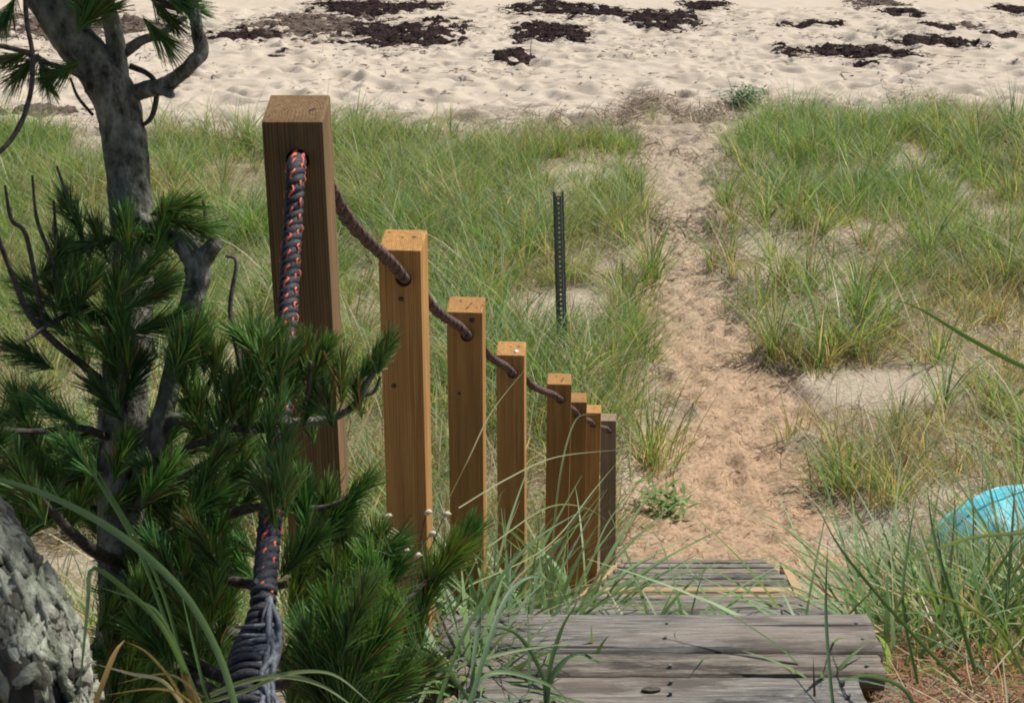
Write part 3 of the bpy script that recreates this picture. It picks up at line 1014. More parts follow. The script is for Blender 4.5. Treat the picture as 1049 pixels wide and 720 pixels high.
tuft('grass_tuft', 'large green grass tuft against the third and fourth rope posts', 'grass tuft', -.10, 3.22, 190, .36, .12, .0075, .15, FG + BL, .55, 1.1, 7, TG, 1.0, z=-2.12)
tuft('grass_tuft', 'pale bluish leafy grass tuft at the left end of the near boards', 'grass tuft', -.10, 2.72, 90, .21, .07, .0075, .04, BL, .9, 1.3, 7, TG, z=-1.84)
tuft('grass_tuft', 'grass tuft left of the near stair boards, in front of the second rope post', 'grass tuft', -.22, 2.76, 100, .30, .09, .007, .1, FG + BL, .6, 1.1, 7, TG, z=-1.86)
tuft('grass_tuft', 'grass tuft reaching up over the lower part of the fifth rope post', 'grass tuft', 0.06, 4.35, 45, .40, .06, .006, .35, FG, .5, 1.2, 7, TG, z=-2.78)
tuft('grass_tuft', 'thick green clump of grass at the right end of the near stair boards', 'grass tuft', 1.22, 3.25, 170, .46, .14, .009, .28, FG + BG, .75, 1.0, 7, TG, z=-2.15)
tuft('grass_tuft', 'tall dense grass clump in front of the turquoise hull', 'grass tuft', 1.72, 3.75, 200, .60, .20, .010, .28, FG + BG, .7, .9, 7, TG, z=-2.45)
tuft('grass_tuft', 'grass clump at the bottom right corner above the brown needle litter', 'grass tuft', 1.22, 2.85, 70, .36, .10, .008, .15, FG, .6, 1.0, 7, TG, z=-1.95)
tuft('grass_tuft', 'mixed green and straw grass tuft at the right edge just below the turquoise hull', 'grass tuft', 2.0, 4.6, 170, .62, .25, .009, .3, FG, .5, .9, 7, TG, z=-2.95)
words = ['left end beside the posts', 'left of the middle', 'middle', 'right of the middle', 'right end by the grass clump']
for k, (px, py, n, h) in enumerate([(600, 632, 9, .13), (660, 634, 8, .14), (706, 632, 9, .17), (752, 632, 6, .13), (838, 640, 7, .19)]):
    P_ = W(px, py, 3.42)
    tuft('grass_sprig', 'green sprig behind the far edge of the near boards, ' + words[k], 'grass sprig', P_[0], 2.93, n + 7, h * 1.9, .06, .011, .03, BG, 1.1, 1.5, 7, sg, z=-1.97)
words = ['at its left', 'below its middle, with broad blades', 'towards its right, one slanted blade', 'by its right end, thin stalks']
for k, (px, py, d, n, h) in enumerate([(545, 720, 3.05, 10, .20), (590, 668, 3.18, 7, .07), (700, 668, 3.18, 4, .07), (842, 706, 3.10, 5, .17)]):
    P_ = W(px, py, d)
    tuft('grass_sprig', 'green sprig in cracks of the near landing ' + words[k], 'grass sprig', P_[0], P_[1], n, h * 1.2, .02, .010, .05, FG + BL, .8, 1.3, 6, sg, z=-1.815)


# single long blades of near grass, drawn along their own curves
def blade_plant(name, label, curves, cat='grass'):
    """curves: list of (list of (px,py,d), width m, colour)"""
    Vs, Fs, Cs, off = [], [], [], 0
    base = W(*curves[0][0][0])
    for pts, wd, col in curves:
        P = catmull(np.array([W(*q) for q in pts]), 26)
        T, Nn, B = frames(P)
        t = np.linspace(0, 1, 26)
        w = wd * .5 * np.clip(np.minimum(1, (1 - t) * 2.2 + .06), 0, 1)
        view = unit(P)
        sd = unit(np.cross(T, view) + .35 * view)
        fold = unit(np.cross(sd, T))
        V = np.stack([P - sd * w[:, None], P + fold * (w * .35)[:, None], P + sd * w[:, None]], 1).reshape(-1, 3)
        i = np.arange(25)[:, None] * 3
        Fc = np.concatenate([np.stack([i, i + 1, i + 4, i + 3], -1), np.stack([i + 1, i + 2, i + 5, i + 4], -1)], 1).reshape(-1, 4)
        Vs.append(V - base); Fs.append(Fc + off); off += len(V)
        Cs.append(np.tile(np.array(col), (len(V), 1)))
    o = mesh_obj(name, np.vstack(Vs), np.vstack(Fs), M['grass'], colors=np.vstack(Cs), smooth_=True)
    o.location = Vector(base)
    return tag(o, label, cat, TG)


G1, G2, ST, PALE = (.13, .22, .13), (.10, .18, .07), (.42, .29, .12), (.5, .46, .36)
blade_plant('grass_tuft', 'long arching grass blades in front of the big flaky trunk', [
    ([(250, 760, 1.12), (228, 680, 1.10), (190, 610, 1.08), (130, 553, 1.05), (60, 512, 1.0), (-10, 488, .96), (-60, 478, .93)], .0058, G1),
    ([(210, 745, 1.15), (190, 690, 1.13), (165, 640, 1.10), (130, 605, 1.08), (95, 582, 1.05), (90, 620, 1.02), (84, 680, 1.0), (80, 730, 1.0)], .0042, G2),
    ([(212, 745, 1.16), (180, 665, 1.16), (140, 560, 1.18), (85, 470, 1.2), (40, 415, 1.2), (0, 378, 1.22)], .0027, G2),
    ([(205, 745, 1.15), (185, 670, 1.16), (160, 590, 1.18), (110, 500, 1.2), (60, 420, 1.22)], .0027, G2),
    ([(215, 745, 1.14), (170, 640, 1.12), (140, 615, 1.1), (98, 600, 1.08)], .0027, G1),
    ([(90, 745, 1.05), (105, 700, 1.05), (118, 668, 1.06), (128, 655, 1.07)], .0042, ST),
    ([(200, 745, 1.14), (170, 700, 1.12), (135, 690, 1.1), (98, 680, 1.08)], .003, PALE),
    ([(200, 745, 1.14), (178, 700, 1.16), (150, 668, 1.16), (128, 657, 1.16)], .0022, ST),
    ([(215, 745, 1.14), (190, 715, 1.12), (160, 705, 1.1), (105, 712, 1.08)], .002, ST),
    ([(220, 745, 1.15), (208, 700, 1.15), (196, 650, 1.17), (182, 590, 1.2)], .0027, G2),
    ([(208, 745, 1.13), (192, 700, 1.13), (182, 675, 1.13)], .006, (.30, .19, .09)),
    ([(214, 745, 1.13), (200, 710, 1.12), (170, 690, 1.12), (120, 700, 1.1)], .002, (.3, .26, .13)),
])
blade_plant('grass_tuft', 'pale arching grass blade crossing the bottom edge over the pale rope tail', [
    ([(215, 712, 1.2), (250, 698, 1.19), (290, 692, 1.18), (330, 702, 1.17), (368, 728, 1.16)], .0045, (.22, .28, .15)),
    ([(210, 720, 1.2), (255, 706, 1.19), (292, 690, 1.18), (340, 690, 1.17), (380, 720, 1.16)], .0035, (.22, .28, .15)),
])
blade_plant('grass_tuft', 'single thick dark blade slanting in from the right edge of the picture', [
    ([(1190, 420, 1.5), (1120, 402, 1.55), (1049, 376, 1.62), (990, 345, 1.68), (945, 318, 1.72), (915, 306, 1.75)], .0055, (.07, .13, .045)),
    ([(1190, 425, 1.5), (1160, 380, 1.55), (1130, 300, 1.6), (1110, 200, 1.7)], .0055, (.07, .13, .045)),
])
blade_plant('grass_tuft', 'thin pale seed stalks arching across the lower rope posts', [
    ([(560, 640, 3.7), (566, 560, 3.75), (575, 480, 3.8), (590, 430, 3.85), (612, 424, 3.85)], .006, (.30, .36, .20)),
    ([(470, 520, 3.3), (520, 490, 3.4), (570, 468, 3.6), (640, 460, 3.8)], .0035, (.36, .37, .2)),
    ([(480, 600, 3.2), (560, 560, 3.4), (610, 500, 3.6), (635, 470, 3.8)], .0035, (.25, .30, .12)),
    ([(560, 660, 3.4), (600, 590, 3.5), (620, 540, 3.6), (648, 500, 3.8)], .005, (.16, .22, .09)),
    ([(455, 520, 3.2), (480, 470, 3.2), (505, 420, 3.3), (545, 370, 3.4)], .003, (.34, .33, .18)),
    ([(540, 640, 3.3), (545, 590, 3.4), (552, 540, 3.4), (540, 500, 3.4)], .005, (.18, .26, .12)),
    ([(500, 560, 3.2), (560, 520, 3.4), (600, 520, 3.6), (630, 540, 3.7)], .0035, (.25, .30, .12)),
])
blade_plant('grass_tuft', 'broad crossing grass blades leaning over from the right side of the near stairs', [
    ([(985, 700, 2.75), (945, 660, 2.8), (900, 610, 2.9), (860, 560, 3.0), (838, 520, 3.05)], 0.0079, G2),
    ([(1060, 545, 2.9), (1000, 550, 2.95), (960, 562, 3.0), (915, 580, 3.05)], 0.0079, (.20, .25, .12)),
    ([(1000, 690, 2.75), (985, 640, 2.8), (965, 580, 2.9), (955, 540, 3.0), (950, 500, 3.05)], 0.0086, G2),
    ([(940, 700, 2.9), (925, 620, 3.0), (930, 560, 3.1), (940, 500, 3.2)], 0.0072, G2),
    ([(1049, 690, 2.7), (1020, 640, 2.75), (960, 610, 2.8), (890, 605, 2.9)], 0.0065, (.2, .25, .09)),
    ([(945, 740, 2.7), (925, 705, 2.75), (890, 692, 2.8), (862, 696, 2.85)], 0.0086, G1),
    ([(858, 760, 2.9), (850, 690, 3.0), (846, 620, 3.1), (848, 555, 3.15)], .008, G1),
    ([(832, 790, 2.95), (835, 740, 3.0), (834, 700, 3.02), (833, 672, 3.03)], .006, (.10, .07, .045)),
])
blade_plant('grass_tuft', 'bluish grass blades hanging over the left end of the near stair boards', [
    ([(430, 720, 2.6), (450, 690, 2.65), (520, 668, 2.7), (590, 658, 2.8)], .008, (.2, .27, .13)),
    ([(470, 760, 2.5), (500, 660, 2.6), (520, 610, 2.7), (545, 590, 2.75), (575, 600, 2.8)], .010, G1),
    ([(480, 760, 2.5), (485, 680, 2.6), (490, 620, 2.7), (470, 570, 2.7)], .009, G1),
    ([(560, 730, 2.95), (562, 690, 2.97), (575, 645, 3.0), (592, 615, 3.02)], .010, G2),
    ([(560, 730, 2.95), (555, 690, 2.97), (530, 650, 3.0), (495, 640, 3.02)], .010, G1),
    ([(560, 730, 2.95), (566, 690, 2.95), (590, 670, 2.95), (612, 680, 2.95)], .008, G1),
    ([(500, 745, 2.6), (460, 690, 2.6), (420, 665, 2.6), (380, 690, 2.6)], .009, G1),
    ([(470, 745, 2.55), (500, 690, 2.6), (560, 700, 2.65), (590, 730, 2.65)], .008, (.16, .24, .12)),
    ([(440, 745, 2.5), (480, 640, 2.6), (540, 560, 2.7), (600, 520, 2.8)], .008, G2),
])

# dried flower stems with pale heads
root = W(385, 640, 2.5)
e = empty('dried_flower', root)
for (px, py) in ((368, 565), (395, 530), (412, 565), (436, 526), (440, 548), (380, 545), (425, 570), (455, 528), (440, 580)):
    tip = W(px, py, 2.45 + rng.uniform(-.1, .1)) - root
    mb = MB(); mb.tube([tip * 0, tip / 2 + rng.normal(0, .02, 3), tip], [.0016, .0014, .001], 14, 5)
    mb.build('stem', M['twig'], e)
    mb = MB(); mb.tube([tip - [0, 0, .004], tip + [.002, 0, .001], tip + [.007, 0, .004], tip + [.012, .002, .001]], [.0012, .0052, .0046, .001], 12, 8, .3, seed=px)
    mb.build('seed_head', M['seed'], e)
tag(e, 'dry flower stems with small pale seed heads in front of the second rope post', 'dried flower')

# ------------------------------------------------------------------ steel sign post
def channel_post():
    """U channel with a row of punched holes"""
    H, w, fl, th, dp = 2.15, .046, .02, .004, .028
    cell = .046
    rows = int(H / cell)
    mb = MB()
    q = lambda a, b, c, d: mb.add(np.array([a, b, c, d]), [(0, 1, 2, 3)])
    for i in range(rows):
        z0, z1 = i * cell, (i + 1) * cell
        zh0, zh1 = z0 + cell * .32, z0 + cell * .68
        for (xa, xb, za, zb) in ((-w / 2, -.0085, z0, z1), (.0085, w / 2, z0, z1), (-.0085, .0085, z0, zh0), (-.0085, .0085, zh1, z1)):
            q((xa, 0, za), (xb, 0, za), (xb, 0, zb), (xa, 0, zb))
            q((xa, th, za), (xa, th, zb), (xb, th, zb), (xb, th, za))
    for s in (-1, 1):
        x0 = s * w / 2
        V = [(x0, 0, 0), (x0 + s * th, 0, 0), (x0 + s * (th + .006), dp - th, 0), (x0 + s * (fl + .006), dp - th, 0), (x0 + s * (fl + .006), dp, 0), (x0 + s * .006, dp, 0)]
        V2 = [(a, b, H) for a, b, c in V]
        n = len(V)
        Fc = [(j, (j + 1) % n, n + (j + 1) % n, n + j) for j in range(n)] + [tuple(range(n))[::-1], tuple(range(n, 2 * n))]
        mb.add(np.array(V + V2), Fc)
    return mb.build('sign_post', M['steel'], smooth_=False)


sp = channel_post()
top = W(575.5, 197, 12.7)
sp.location = (top[0] + .05, top[1], top[2] - 2.15)
sp.rotation_euler = (0, -math.atan(.05 / 1.3), 0)
tag(sp, 'thin dark steel sign post with punched holes standing in the dune grass', 'sign post')

# ------------------------------------------------------------------ turquoise hull
def hull():
    root = empty('small_boat', (0, 0, 0))
    L, B, Hh = 2.6, .74, .40
    n, k = 60, 28
    V = []
    for i in range(n):
        t = i / (n - 1)
        x = t * L
        s = (1 - abs(2 * t - 1) ** 5) ** .5 if 0 < t < 1 else 0
        hh = Hh * s * (1 + .05 * math.sin(t * 9))
        for j in range(k + 1):
            a = math.pi * j / k
            ca, sa = math.cos(a), math.sin(a)
            yy = B / 2 * s * math.copysign(abs(ca) ** .75, ca)
            zz = hh * abs(sa) ** .8 + .02 * s * math.exp(-(ca / .1) ** 2)
            wv_ = 1 + .05 * (float(fbm(np.array(x * 7), np.array(j * .45), 5, 3)) - .5) * 2
            V.append((x, yy * wv_, zz * wv_))
    Fc = [(i * (k + 1) + j, i * (k + 1) + j + 1, (i + 1) * (k + 1) + j + 1, (i + 1) * (k + 1) + j) for i in range(n - 1) for j in range(k)]
    h = mesh_obj('hull', V, Fc, M['turquoise'], root, True)
    sm = h.modifiers.new('shell', 'SOLIDIFY'); sm.thickness = .012; sm.offset = -1
    mb = MB()
    for s in (0, k):
        pts = np.array([V[i * (k + 1) + s] for i in range(n)])
        V2, F2 = tube_arrays(pts, np.full(n, .013), 8); mb.add(V2, F2)
    mb.build('gunwale', M['trim'], root)
    for s in (8, 14, 20):
        mb = MB()
        pts = np.array([V[i * (k + 1) + s] for i in range(2, n - 2)])
        V2, F2 = tube_arrays(pts, np.full(n - 4, .011), 8); mb.add(V2, F2)
        mb.build('strake', M['turquoise'], root)
    return root


hb = hull()
p = W(952, 552, 8.4)
hb.location = (p[0] + .05, p[1], float(ground_z(p[0] + .4, p[1])) - .07)
hb.rotation_euler = (math.radians(-4), math.radians(-3), math.radians(14))
tag(hb, 'bright turquoise plastic hull lying upside down, half hidden in the grass at right', 'boat')
print('hull', hb.location[:])


# ------------------------------------------------------------------ pine
PINE = [(.06, .145, .034), (.08, .185, .044), (.105, .225, .055), (.05, .125, .042)]
PINE_L = [(.10, .22, .04), (.13, .25, .045), (.08, .19, .04)]


class Needles:
    def __init__(s):
        s.V = []; s.F = []; s.C = []; s.n = 0

    def shoot(s, p0, p1, n, L, cols=PINE, ang=(.35, .95), width=.0016, brown=.07):
        """needles set along the shoot p0-p1, sweeping forward"""
        p0 = np.asarray(p0, float); p1 = np.asarray(p1, float)
        ax = unit(p1 - p0)
        t = rng.random(n) ** .7
        base = p0 + (p1 - p0) * t[:, None]
        r = rng.normal(size=(n, 3)); r = unit(r - (r @ ax)[:, None] * ax)
        th = rng.uniform(*ang, n) * (1.15 - .6 * t)
        d = unit(ax * np.cos(th)[:, None] + r * np.sin(th)[:, None])
        ln = L * rng.uniform(.65, 1.15, n)
        sd = unit(np.cross(d, rng.normal(size=(n, 3))))
        bend = np.stack([np.zeros(n), np.zeros(n), -ln * rng.uniform(-.05, .16, n)], -1) + r * (ln * .08)[:, None]
        c = np.array(cols)[rng.integers(0, len(cols), n)] * rng.uniform(.7, 1.3, n)[:, None]
        br = rng.random(n) < brown
        c[br] = np.array([.20, .10, .04])
        V, Fc, C = strips(base, d, sd, ln, np.full(n, width) * rng.uniform(.8, 1.25, n), bend, 2, c, .5)
        s.V.append(V); s.F.append(Fc + s.n); s.C.append(C); s.n += len(V)

    def build(s, name, parent, off):
        o = mesh_obj(name, np.vstack(s.V) - off, np.vstack(s.F), M['needle'], parent, colors=np.vstack(s.C))
        return o


def wp(l):
    return [W(a, b, c) for a, b, c in l]


# --- the young crooked pine
pr = W(126, 760, 1.78)
pr[2] = float(ground_z(pr[0], pr[1]))
pine = empty('pine_tree', pr)
tag(pine, 'young crooked pine with bare forked trunk and dark needle tufts at the left', 'pine tree')
mb = MB()
mb.tube([pr - pr + [0, 0, -.1]] + [q - pr for q in wp([(128, 690, 1.76), (126, 600, 1.75), (125, 500, 1.75), (126, 430, 1.74), (130, 370, 1.73), (134, 300, 1.73), (135, 240, 1.73), (132, 190, 1.72), (127, 140, 1.72), (117, 98, 1.71), (98, 68, 1.70), (72, 36, 1.69), (48, 0, 1.68), (25, -50, 1.66), (-5, -130, 1.64), (-40, -260, 1.62), (-60, -420, 1.6)])],
        [.034, .031, .030, .029, .029, .028, .027, .0265, .0265, .0265, .0275, .0255, .0245, .024, .025, .023, .020, .016], 130, 20, .16, seed=3)
mb.build('trunk', M['bark'], pine)


def branch(pts, rad, name='branch', sides=9, mat='bark', rough=.14):
    b = MB()
    b.tube([q - pr for q in wp(pts)], rad, max(14, 7 * len(pts)), sides, rough, seed=int(abs(pts[0][0])) % 50)
    return b.build(name, M[mat], pine)


branch([(121, 95, 1.71), (120, 60, 1.70), (116, 30, 1.69), (108, 0, 1.68), (104, -60, 1.66), (110, -150, 1.64)], [.015, .012, .011, .0105, .009, .006])
branch([(130, 98, 1.72), (150, 92, 1.70), (168, 88, 1.68), (185, 76, 1.66), (200, 62, 1.65), (206, 52, 1.65), (202, 30, 1.64), (198, 5, 1.64), (188, -30, 1.63), (170, -90, 1.6)], [.013, .0105, .0105, .0085, .0085, .009, .0075, .007, .006, .004])
branch([(165, 89, 1.68), (172, 95, 1.67), (177, 98, 1.66)], [.008, .007, .003], 'branch')
branch([(133, 68, 1.72), (150, 75, 1.72), (159, 85, 1.71), (160, 103, 1.71), (154, 122, 1.71), (142, 131, 1.72)], [.004, .0035, .0035, .0035, .003, .002], 'branch', 7, 'twig')
branch([(146, -12, 1.66), (165, 2, 1.66), (182, 8, 1.66), (197, 10, 1.64)], [.006, .0055, .005, .004], 'branch', 7, 'twig')
branch([(126, 55, 1.70), (145, 42, 1.72), (165, 35, 1.74), (190, 18, 1.78)], [.007, .006, .005, .003], 'branch', 7, 'twig')
# second stem that bends back to the trunk
branch([(142, 500, 1.74), (158, 455, 1.71), (170, 410, 1.70), (184, 350, 1.69), (194, 315, 1.69), (203, 282, 1.69), (196, 258, 1.69), (180, 244, 1.69), (160, 232, 1.70), (140, 222, 1.72)], [.016, .014, .0125, .0125, .0135, .0155, .0165, .013, .011, .010])
branch([(204, 270, 1.69), (214, 258, 1.68), (222, 248, 1.67)], [.014, .011, .009])
branch([(207, 248, 1.69), (211, 228, 1.69), (208, 205, 1.69)], [.003, .0028, .0018], 'branch', 7, 'twig')
# left twigs
branch([(118, 405, 1.73), (90, 378, 1.70), (58, 352, 1.67), (30, 322, 1.65), (12, 280, 1.63), (-5, 235, 1.6)], [0.0058, 0.0047, 0.0043, 0.0040, 0.0032, 0.0029], 'branch', 8, 'twig')
branch([(118, 300, 1.73), (95, 268, 1.7), (80, 235, 1.68), (68, 200, 1.66), (58, 170, 1.65)], [0.0036, 0.0030, 0.0025, 0.0022, 0.0014], 'branch', 7, 'twig')
branch([(45, 340, 1.66), (28, 245, 1.65), (12, 225, 1.64), (5, 190, 1.63)], [0.0029, 0.0029, 0.0025, 0.0014], 'branch', 7, 'twig')
branch([(62, 300, 1.67), (52, 262, 1.66), (38, 225, 1.65), (33, 180, 1.65)], [0.0029, 0.0025, 0.0022, 0.0014], 'branch', 7, 'twig')
branch([(60, 265, 1.67), (57, 235, 1.67), (55, 205, 1.66)], [0.0023, 0.0022, 0.0014], 'branch', 7, 'twig')
branch([(26, -20, 1.62), (27, 20, 1.62), (33, 55, 1.62), (32, 90, 1.62), (24, 120, 1.61), (10, 145, 1.6), (-8, 162, 1.59)], [0.0032, 0.0029, 0.0029, 0.0030, 0.0030, 0.0029, 0.0029], 'branch', 7, 'twig')
branch([(100, 88, 1.71), (70, 72, 1.66), (45, 64, 1.64), (20, 52, 1.62), (-8, 46, 1.6)], [0.0043, 0.0036, 0.0032, 0.0029, 0.0029], 'branch', 7, 'twig')
branch([(95, 118, 1.72), (80, 100, 1.7), (72, 80, 1.69)], [0.0022, 0.0020, 0.0014], 'branch', 7, 'twig')
branch([(118, 450, 1.73), (80, 438, 1.68), (40, 442, 1.64), (-10, 440, 1.6)], [0.0050, 0.0043, 0.0036, 0.0036], 'branch', 8, 'twig')
branch([(118, 335, 1.73), (85, 318, 1.7), (55, 330, 1.66), (25, 350, 1.62)], [0.0043, 0.0036, 0.0029, 0.0022], 'branch', 7, 'twig')
# right branch with upright tufts
branch([(146, 450, 1.73), (175, 430, 1.70), (215, 432, 1.68), (258, 438, 1.66), (300, 434, 1.64), (340, 428, 1.64), (366, 412, 1.63), (376, 392, 1.63), (392, 368, 1.63)], [.010, .009, .008, .007, .0062, .005, .0045, .004, .003])
branch([(372, 405, 1.63), (384, 400, 1.63), (390, 385, 1.63)], [.003, .0025, .0015], 'branch', 7, 'twig')
branch([(170, 470, 1.70), (200, 455, 1.66), (235, 440, 1.62), (262, 442, 1.6)], [.005, .0045, .004, .003], 'branch', 7, 'twig')
branch([(250, 436, 1.66), (248, 385, 1.64), (236, 320, 1.64), (242, 270, 1.64), (231, 262, 1.64)], [.0045, .0035, .003, .0022, .0015], 'branch', 7, 'twig')
branch([(200, 432, 1.68), (212, 400, 1.67), (222, 372, 1.66)], [.004, .0035, .002], 'branch', 7, 'twig')
branch([(270, 438, 1.65), (275, 400, 1.62), (268, 365, 1.60)], [.004, .0035, .002], 'branch', 7, 'twig')
branch([(310, 434, 1.64), (316, 400, 1.60), (318, 370, 1.58)], [.004, .0035, .002], 'branch', 7, 'twig')
# low spreading branches towards the stairs
lowb = [
    [(140, 640, 1.76), (220, 690, 1.62), (290, 700, 1.50), (345, 660, 1.42), (372, 610, 1.38)],
    [(140, 620, 1.76), (240, 650, 1.78), (330, 690, 1.86), (400, 630, 1.95), (450, 580, 2.0), (478, 545, 2.02)],
    [(135, 560, 1.75), (200, 540, 1.66), (260, 520, 1.60), (330, 520, 1.58), (370, 500, 1.58)],
    [(130, 580, 1.75), (90, 560, 1.62), (50, 520, 1.55), (20, 480, 1.5)],
    [(135, 600, 1.75), (200, 590, 1.66), (280, 600, 1.62), (340, 580, 1.60), (400, 560, 1.62)],
    [(140, 660, 1.75), (240, 720, 1.55), (330, 740, 1.42), (400, 700, 1.42)],
    [(135, 520, 1.75), (170, 500, 1.62), (200, 480, 1.58), (225, 465, 1.56)],
]
LOWTIP = []
for l in lowb:
    k = len(l)
    branch(l, np.linspace(.010, .0012, k), 'branch', 8, 'twig')
    tail_ = l[-1]; pv_ = l[-2]
    LOWTIP.append((tail_[0], tail_[1], tail_[2], (tail_[0] - pv_[0]) * .4, (tail_[1] - pv_[1]) * .4 - 10))

nd = Needles()


def tuftn(px, py, d, dpx, dpy, n=120, L=.075, ln=.05, cols=PINE, width=.0012, dd=0.0, ang=(.12, .7)):
    """shoot ending at (px,py,d), pointing in the picture direction (dpx,dpy)"""
    tip = W(px, py, d)
    dirv = W(px + dpx, py + dpy, d + dd) - tip
    dirv = dirv / (np.linalg.norm(dirv) + 1e-9)
    nd.shoot(tip - dirv * ln, tip, int(n * 2.1), L * .68 * rng.uniform(.8, 1.15), np.array(cols) * rng.uniform(.7, 1.25) * np.array([rng.uniform(.85, 1.35), 1, rng.uniform(.8, 1.1)]), ang, min(width, .0013))


U = (0, -30)
# over the trunk and around it
for (x, y, d) in ((128, 232, 1.66), (168, 225, 1.67)):
    tuftn(x, y, d, 8 if x > 140 else -6, -40, 150, .065, .05)
for (x, y, dx, dy) in ((100, 240, -12, -30), (72, 215, -14, -30), (185, 212, 40, -10), (200, 232, 40, 6), (150, 245, 30, 10), (95, 250, -40, 10)):
    tuftn(x, y, 1.67, dx, dy, 90, .06, .04)
for (x, y, dx, dy, n) in ((125, 345, -6, -30, 150), (160, 300, 26, -14, 120), (168, 330, 30, -10, 110), (140, 380, 14, -30, 150), (95, 345, -20, -24, 100), (60, 300, -20, -22, 130), (75, 285, 10, -20, 110), (40, 320, -20, -16, 110), (20, 360, -20, -10, 120), (100, 400, -16, -20, 110), (150, 275, 20, -20, 110), (118, 300, -10, -30, 120)):
    tuftn(x, y, 1.66 + rng.uniform(-.04, .03), dx, dy, n, .068, .05)
# upper left twig tufts
for (x, y, dx, dy, n, L) in ((58, 76, -20, 10, 100, .05), (48, 84, 6, 20, 70, .05), (90, 12, 10, -20, 110, .05), (80, 0, -10, -20, 100, .05), (190, 5, 20, 10, 90, .055), (175, 20, 16, 16, 60, .06), (165, 38, 16, 18, 60, .06), (10, 60, -20, 6, 70, .05), (20, 75, -20, 20, 60, .05), (105, 12, 14, -10, 80, .05), (5, 20, -10, 20, 60, .055), (195, -10, 10, -20, 80, .05)):
    tuftn(x, y, 1.64, dx, dy, n, L, .035)
# dead-looking drooping needles left
# right branch tufts, pointing up
for (x, y, dx, dy, n, L) in ((205, 350, -4, -30, 160, .06), (222, 372, 0, -30, 150, .06), (185, 380, -10, -30, 130, .06), (238, 400, 0, -30, 130, .05), (262, 352, -6, -30, 190, .055), (283, 350, 6, -30, 190, .055), (245, 345, -20, -20, 110, .045),
                             (312, 360, 0, -30, 190, .058), (332, 362, 12, -26, 170, .055), (300, 380, 0, -30, 110, .055), (388, 362, 18, -26, 200, .042), (398, 350, 10, -30, 130, .035), (350, 380, 0, -20, 60, .06), (365, 395, -5, -30, 60, .055), (280, 410, 4, -20, 120, .05), (250, 420, 0, -20, 110, .05), (320, 405, 6, -20, 100, .05), (195, 420, -10, -20, 120, .05)):
    tuftn(x, y, 1.62 + rng.uniform(-.05, .02), dx, dy, n, L, .04)
# dense low mass
for _ in range(330):
    x = rng.uniform(-20, 400); y = rng.uniform(455, 720)
    if x < 110 and y > 520: continue
    if y < 480 + max(0, (x - 250)) * .55 and x > 250: continue
    if 235 < x < 300 and y > 500: continue
    if 100 < x < 270 and y < 505 and rng.random() < .75: continue
    d = rng.uniform(1.5, 1.95)
    tuftn(x, y, d, rng.normal(0, 18), -24 + rng.normal(0, 10), 130, .058, .05, PINE if rng.random() < .7 else PINE_L, .0013)
for q in LOWTIP: tuftn(*q, 150, .065, .07)
for _ in range(17):
    x = rng.uniform(15, 195); y = rng.uniform(255, 430)
    if x > 165 and y < 320: continue
    tuftn(x, y, rng.uniform(1.62, 1.85), rng.normal(0, 22), -22 + rng.normal(0, 10), 100, .07, .05)
for _ in range(14):
    tuftn(rng.uniform(175, 345), rng.uniform(345, 425), rng.uniform(1.58, 1.72), rng.normal(0, 10), -26, 90, .065, .045)
for _ in range(270):
    x = rng.uniform(-10, 275); y = rng.uniform(435, 730)
    if x < 115 and y > 530: continue
    if 105 < x < 152 and y < 470: continue
    if x > 238 and y > 500: continue
    tuftn(x, y, rng.uniform(1.68, 2.05), rng.normal(0, 20), -22 + rng.normal(0, 12), 120, .06, .05)
# behind/right of rope, brighter upright tufts
for (x, y, d, dx, dy, n, L, c) in ((340, 632, 1.40, -4, -30, 200, .075, PINE_L), (366, 648, 1.42, 10, -30, 190, .075, PINE_L), (318, 660, 1.42, -10, -30, 160, .075, PINE), (350, 672, 1.42, 4, -30, 180, .075, PINE_L), (388, 655, 1.40, 16, -26, 180, .085, PINE),
                                   (460, 572, 2.0, 18, -26, 240, .085, PINE_L), (440, 600, 2.0, 8, -30, 200, .085, PINE), (478, 552, 2.02, 16, -24, 160, .07, PINE), (425, 625, 1.98, -6, -30, 150, .08, PINE), (410, 640, 1.96, -16, -24, 130, .08, PINE),
                                   (385, 560, 1.62, 6, -30, 200, .075, PINE), (355, 545, 1.6, 0, -30, 200, .075, PINE), (335, 520, 1.6, 0, -30, 200, .075, PINE), (400, 590, 1.62, 14, -24, 150, .07, PINE), (310, 500, 1.58, -4, -30, 150, .06, PINE),
                                   (355, 700, 1.40, 0, -30, 200, .08, PINE), (400, 700, 1.42, 18, -20, 200, .08, PINE), (430, 690, 1.5, 20, -16, 120, .07, PINE), (320, 700, 1.42, -12, -24, 160, .08, PINE)):
    tuftn(x, y, d, dx, dy, n, L, .06, c, .0019)
# crown above the picture
for _ in range(34):
    c = W(rng.uniform(-150, 160), rng.uniform(-520, -120), rng.uniform(1.45, 1.85))
    dv = unit(rng.normal(size=3) + np.array([0, 0, .6]))
    nd.shoot(c - dv * .06, c, 110, .075, PINE, width=.002)
for (x, y, d, dx, dy) in ((272, 352, 1.56, 4, -26), (292, 366, 1.56, 8, -26), (284, 400, 1.56, -4, -26), (296, 500, 1.50, 4, -30), (276, 510, 1.48, -6, -30), (278, 432, 1.50, 3, -28), (292, 455, 1.50, 6, -26), (286, 482, 1.48, -4, -28)):
    tuftn(x, y, d, dx, dy, 60, .055, .04)
nd.build('needles', pine, pr)

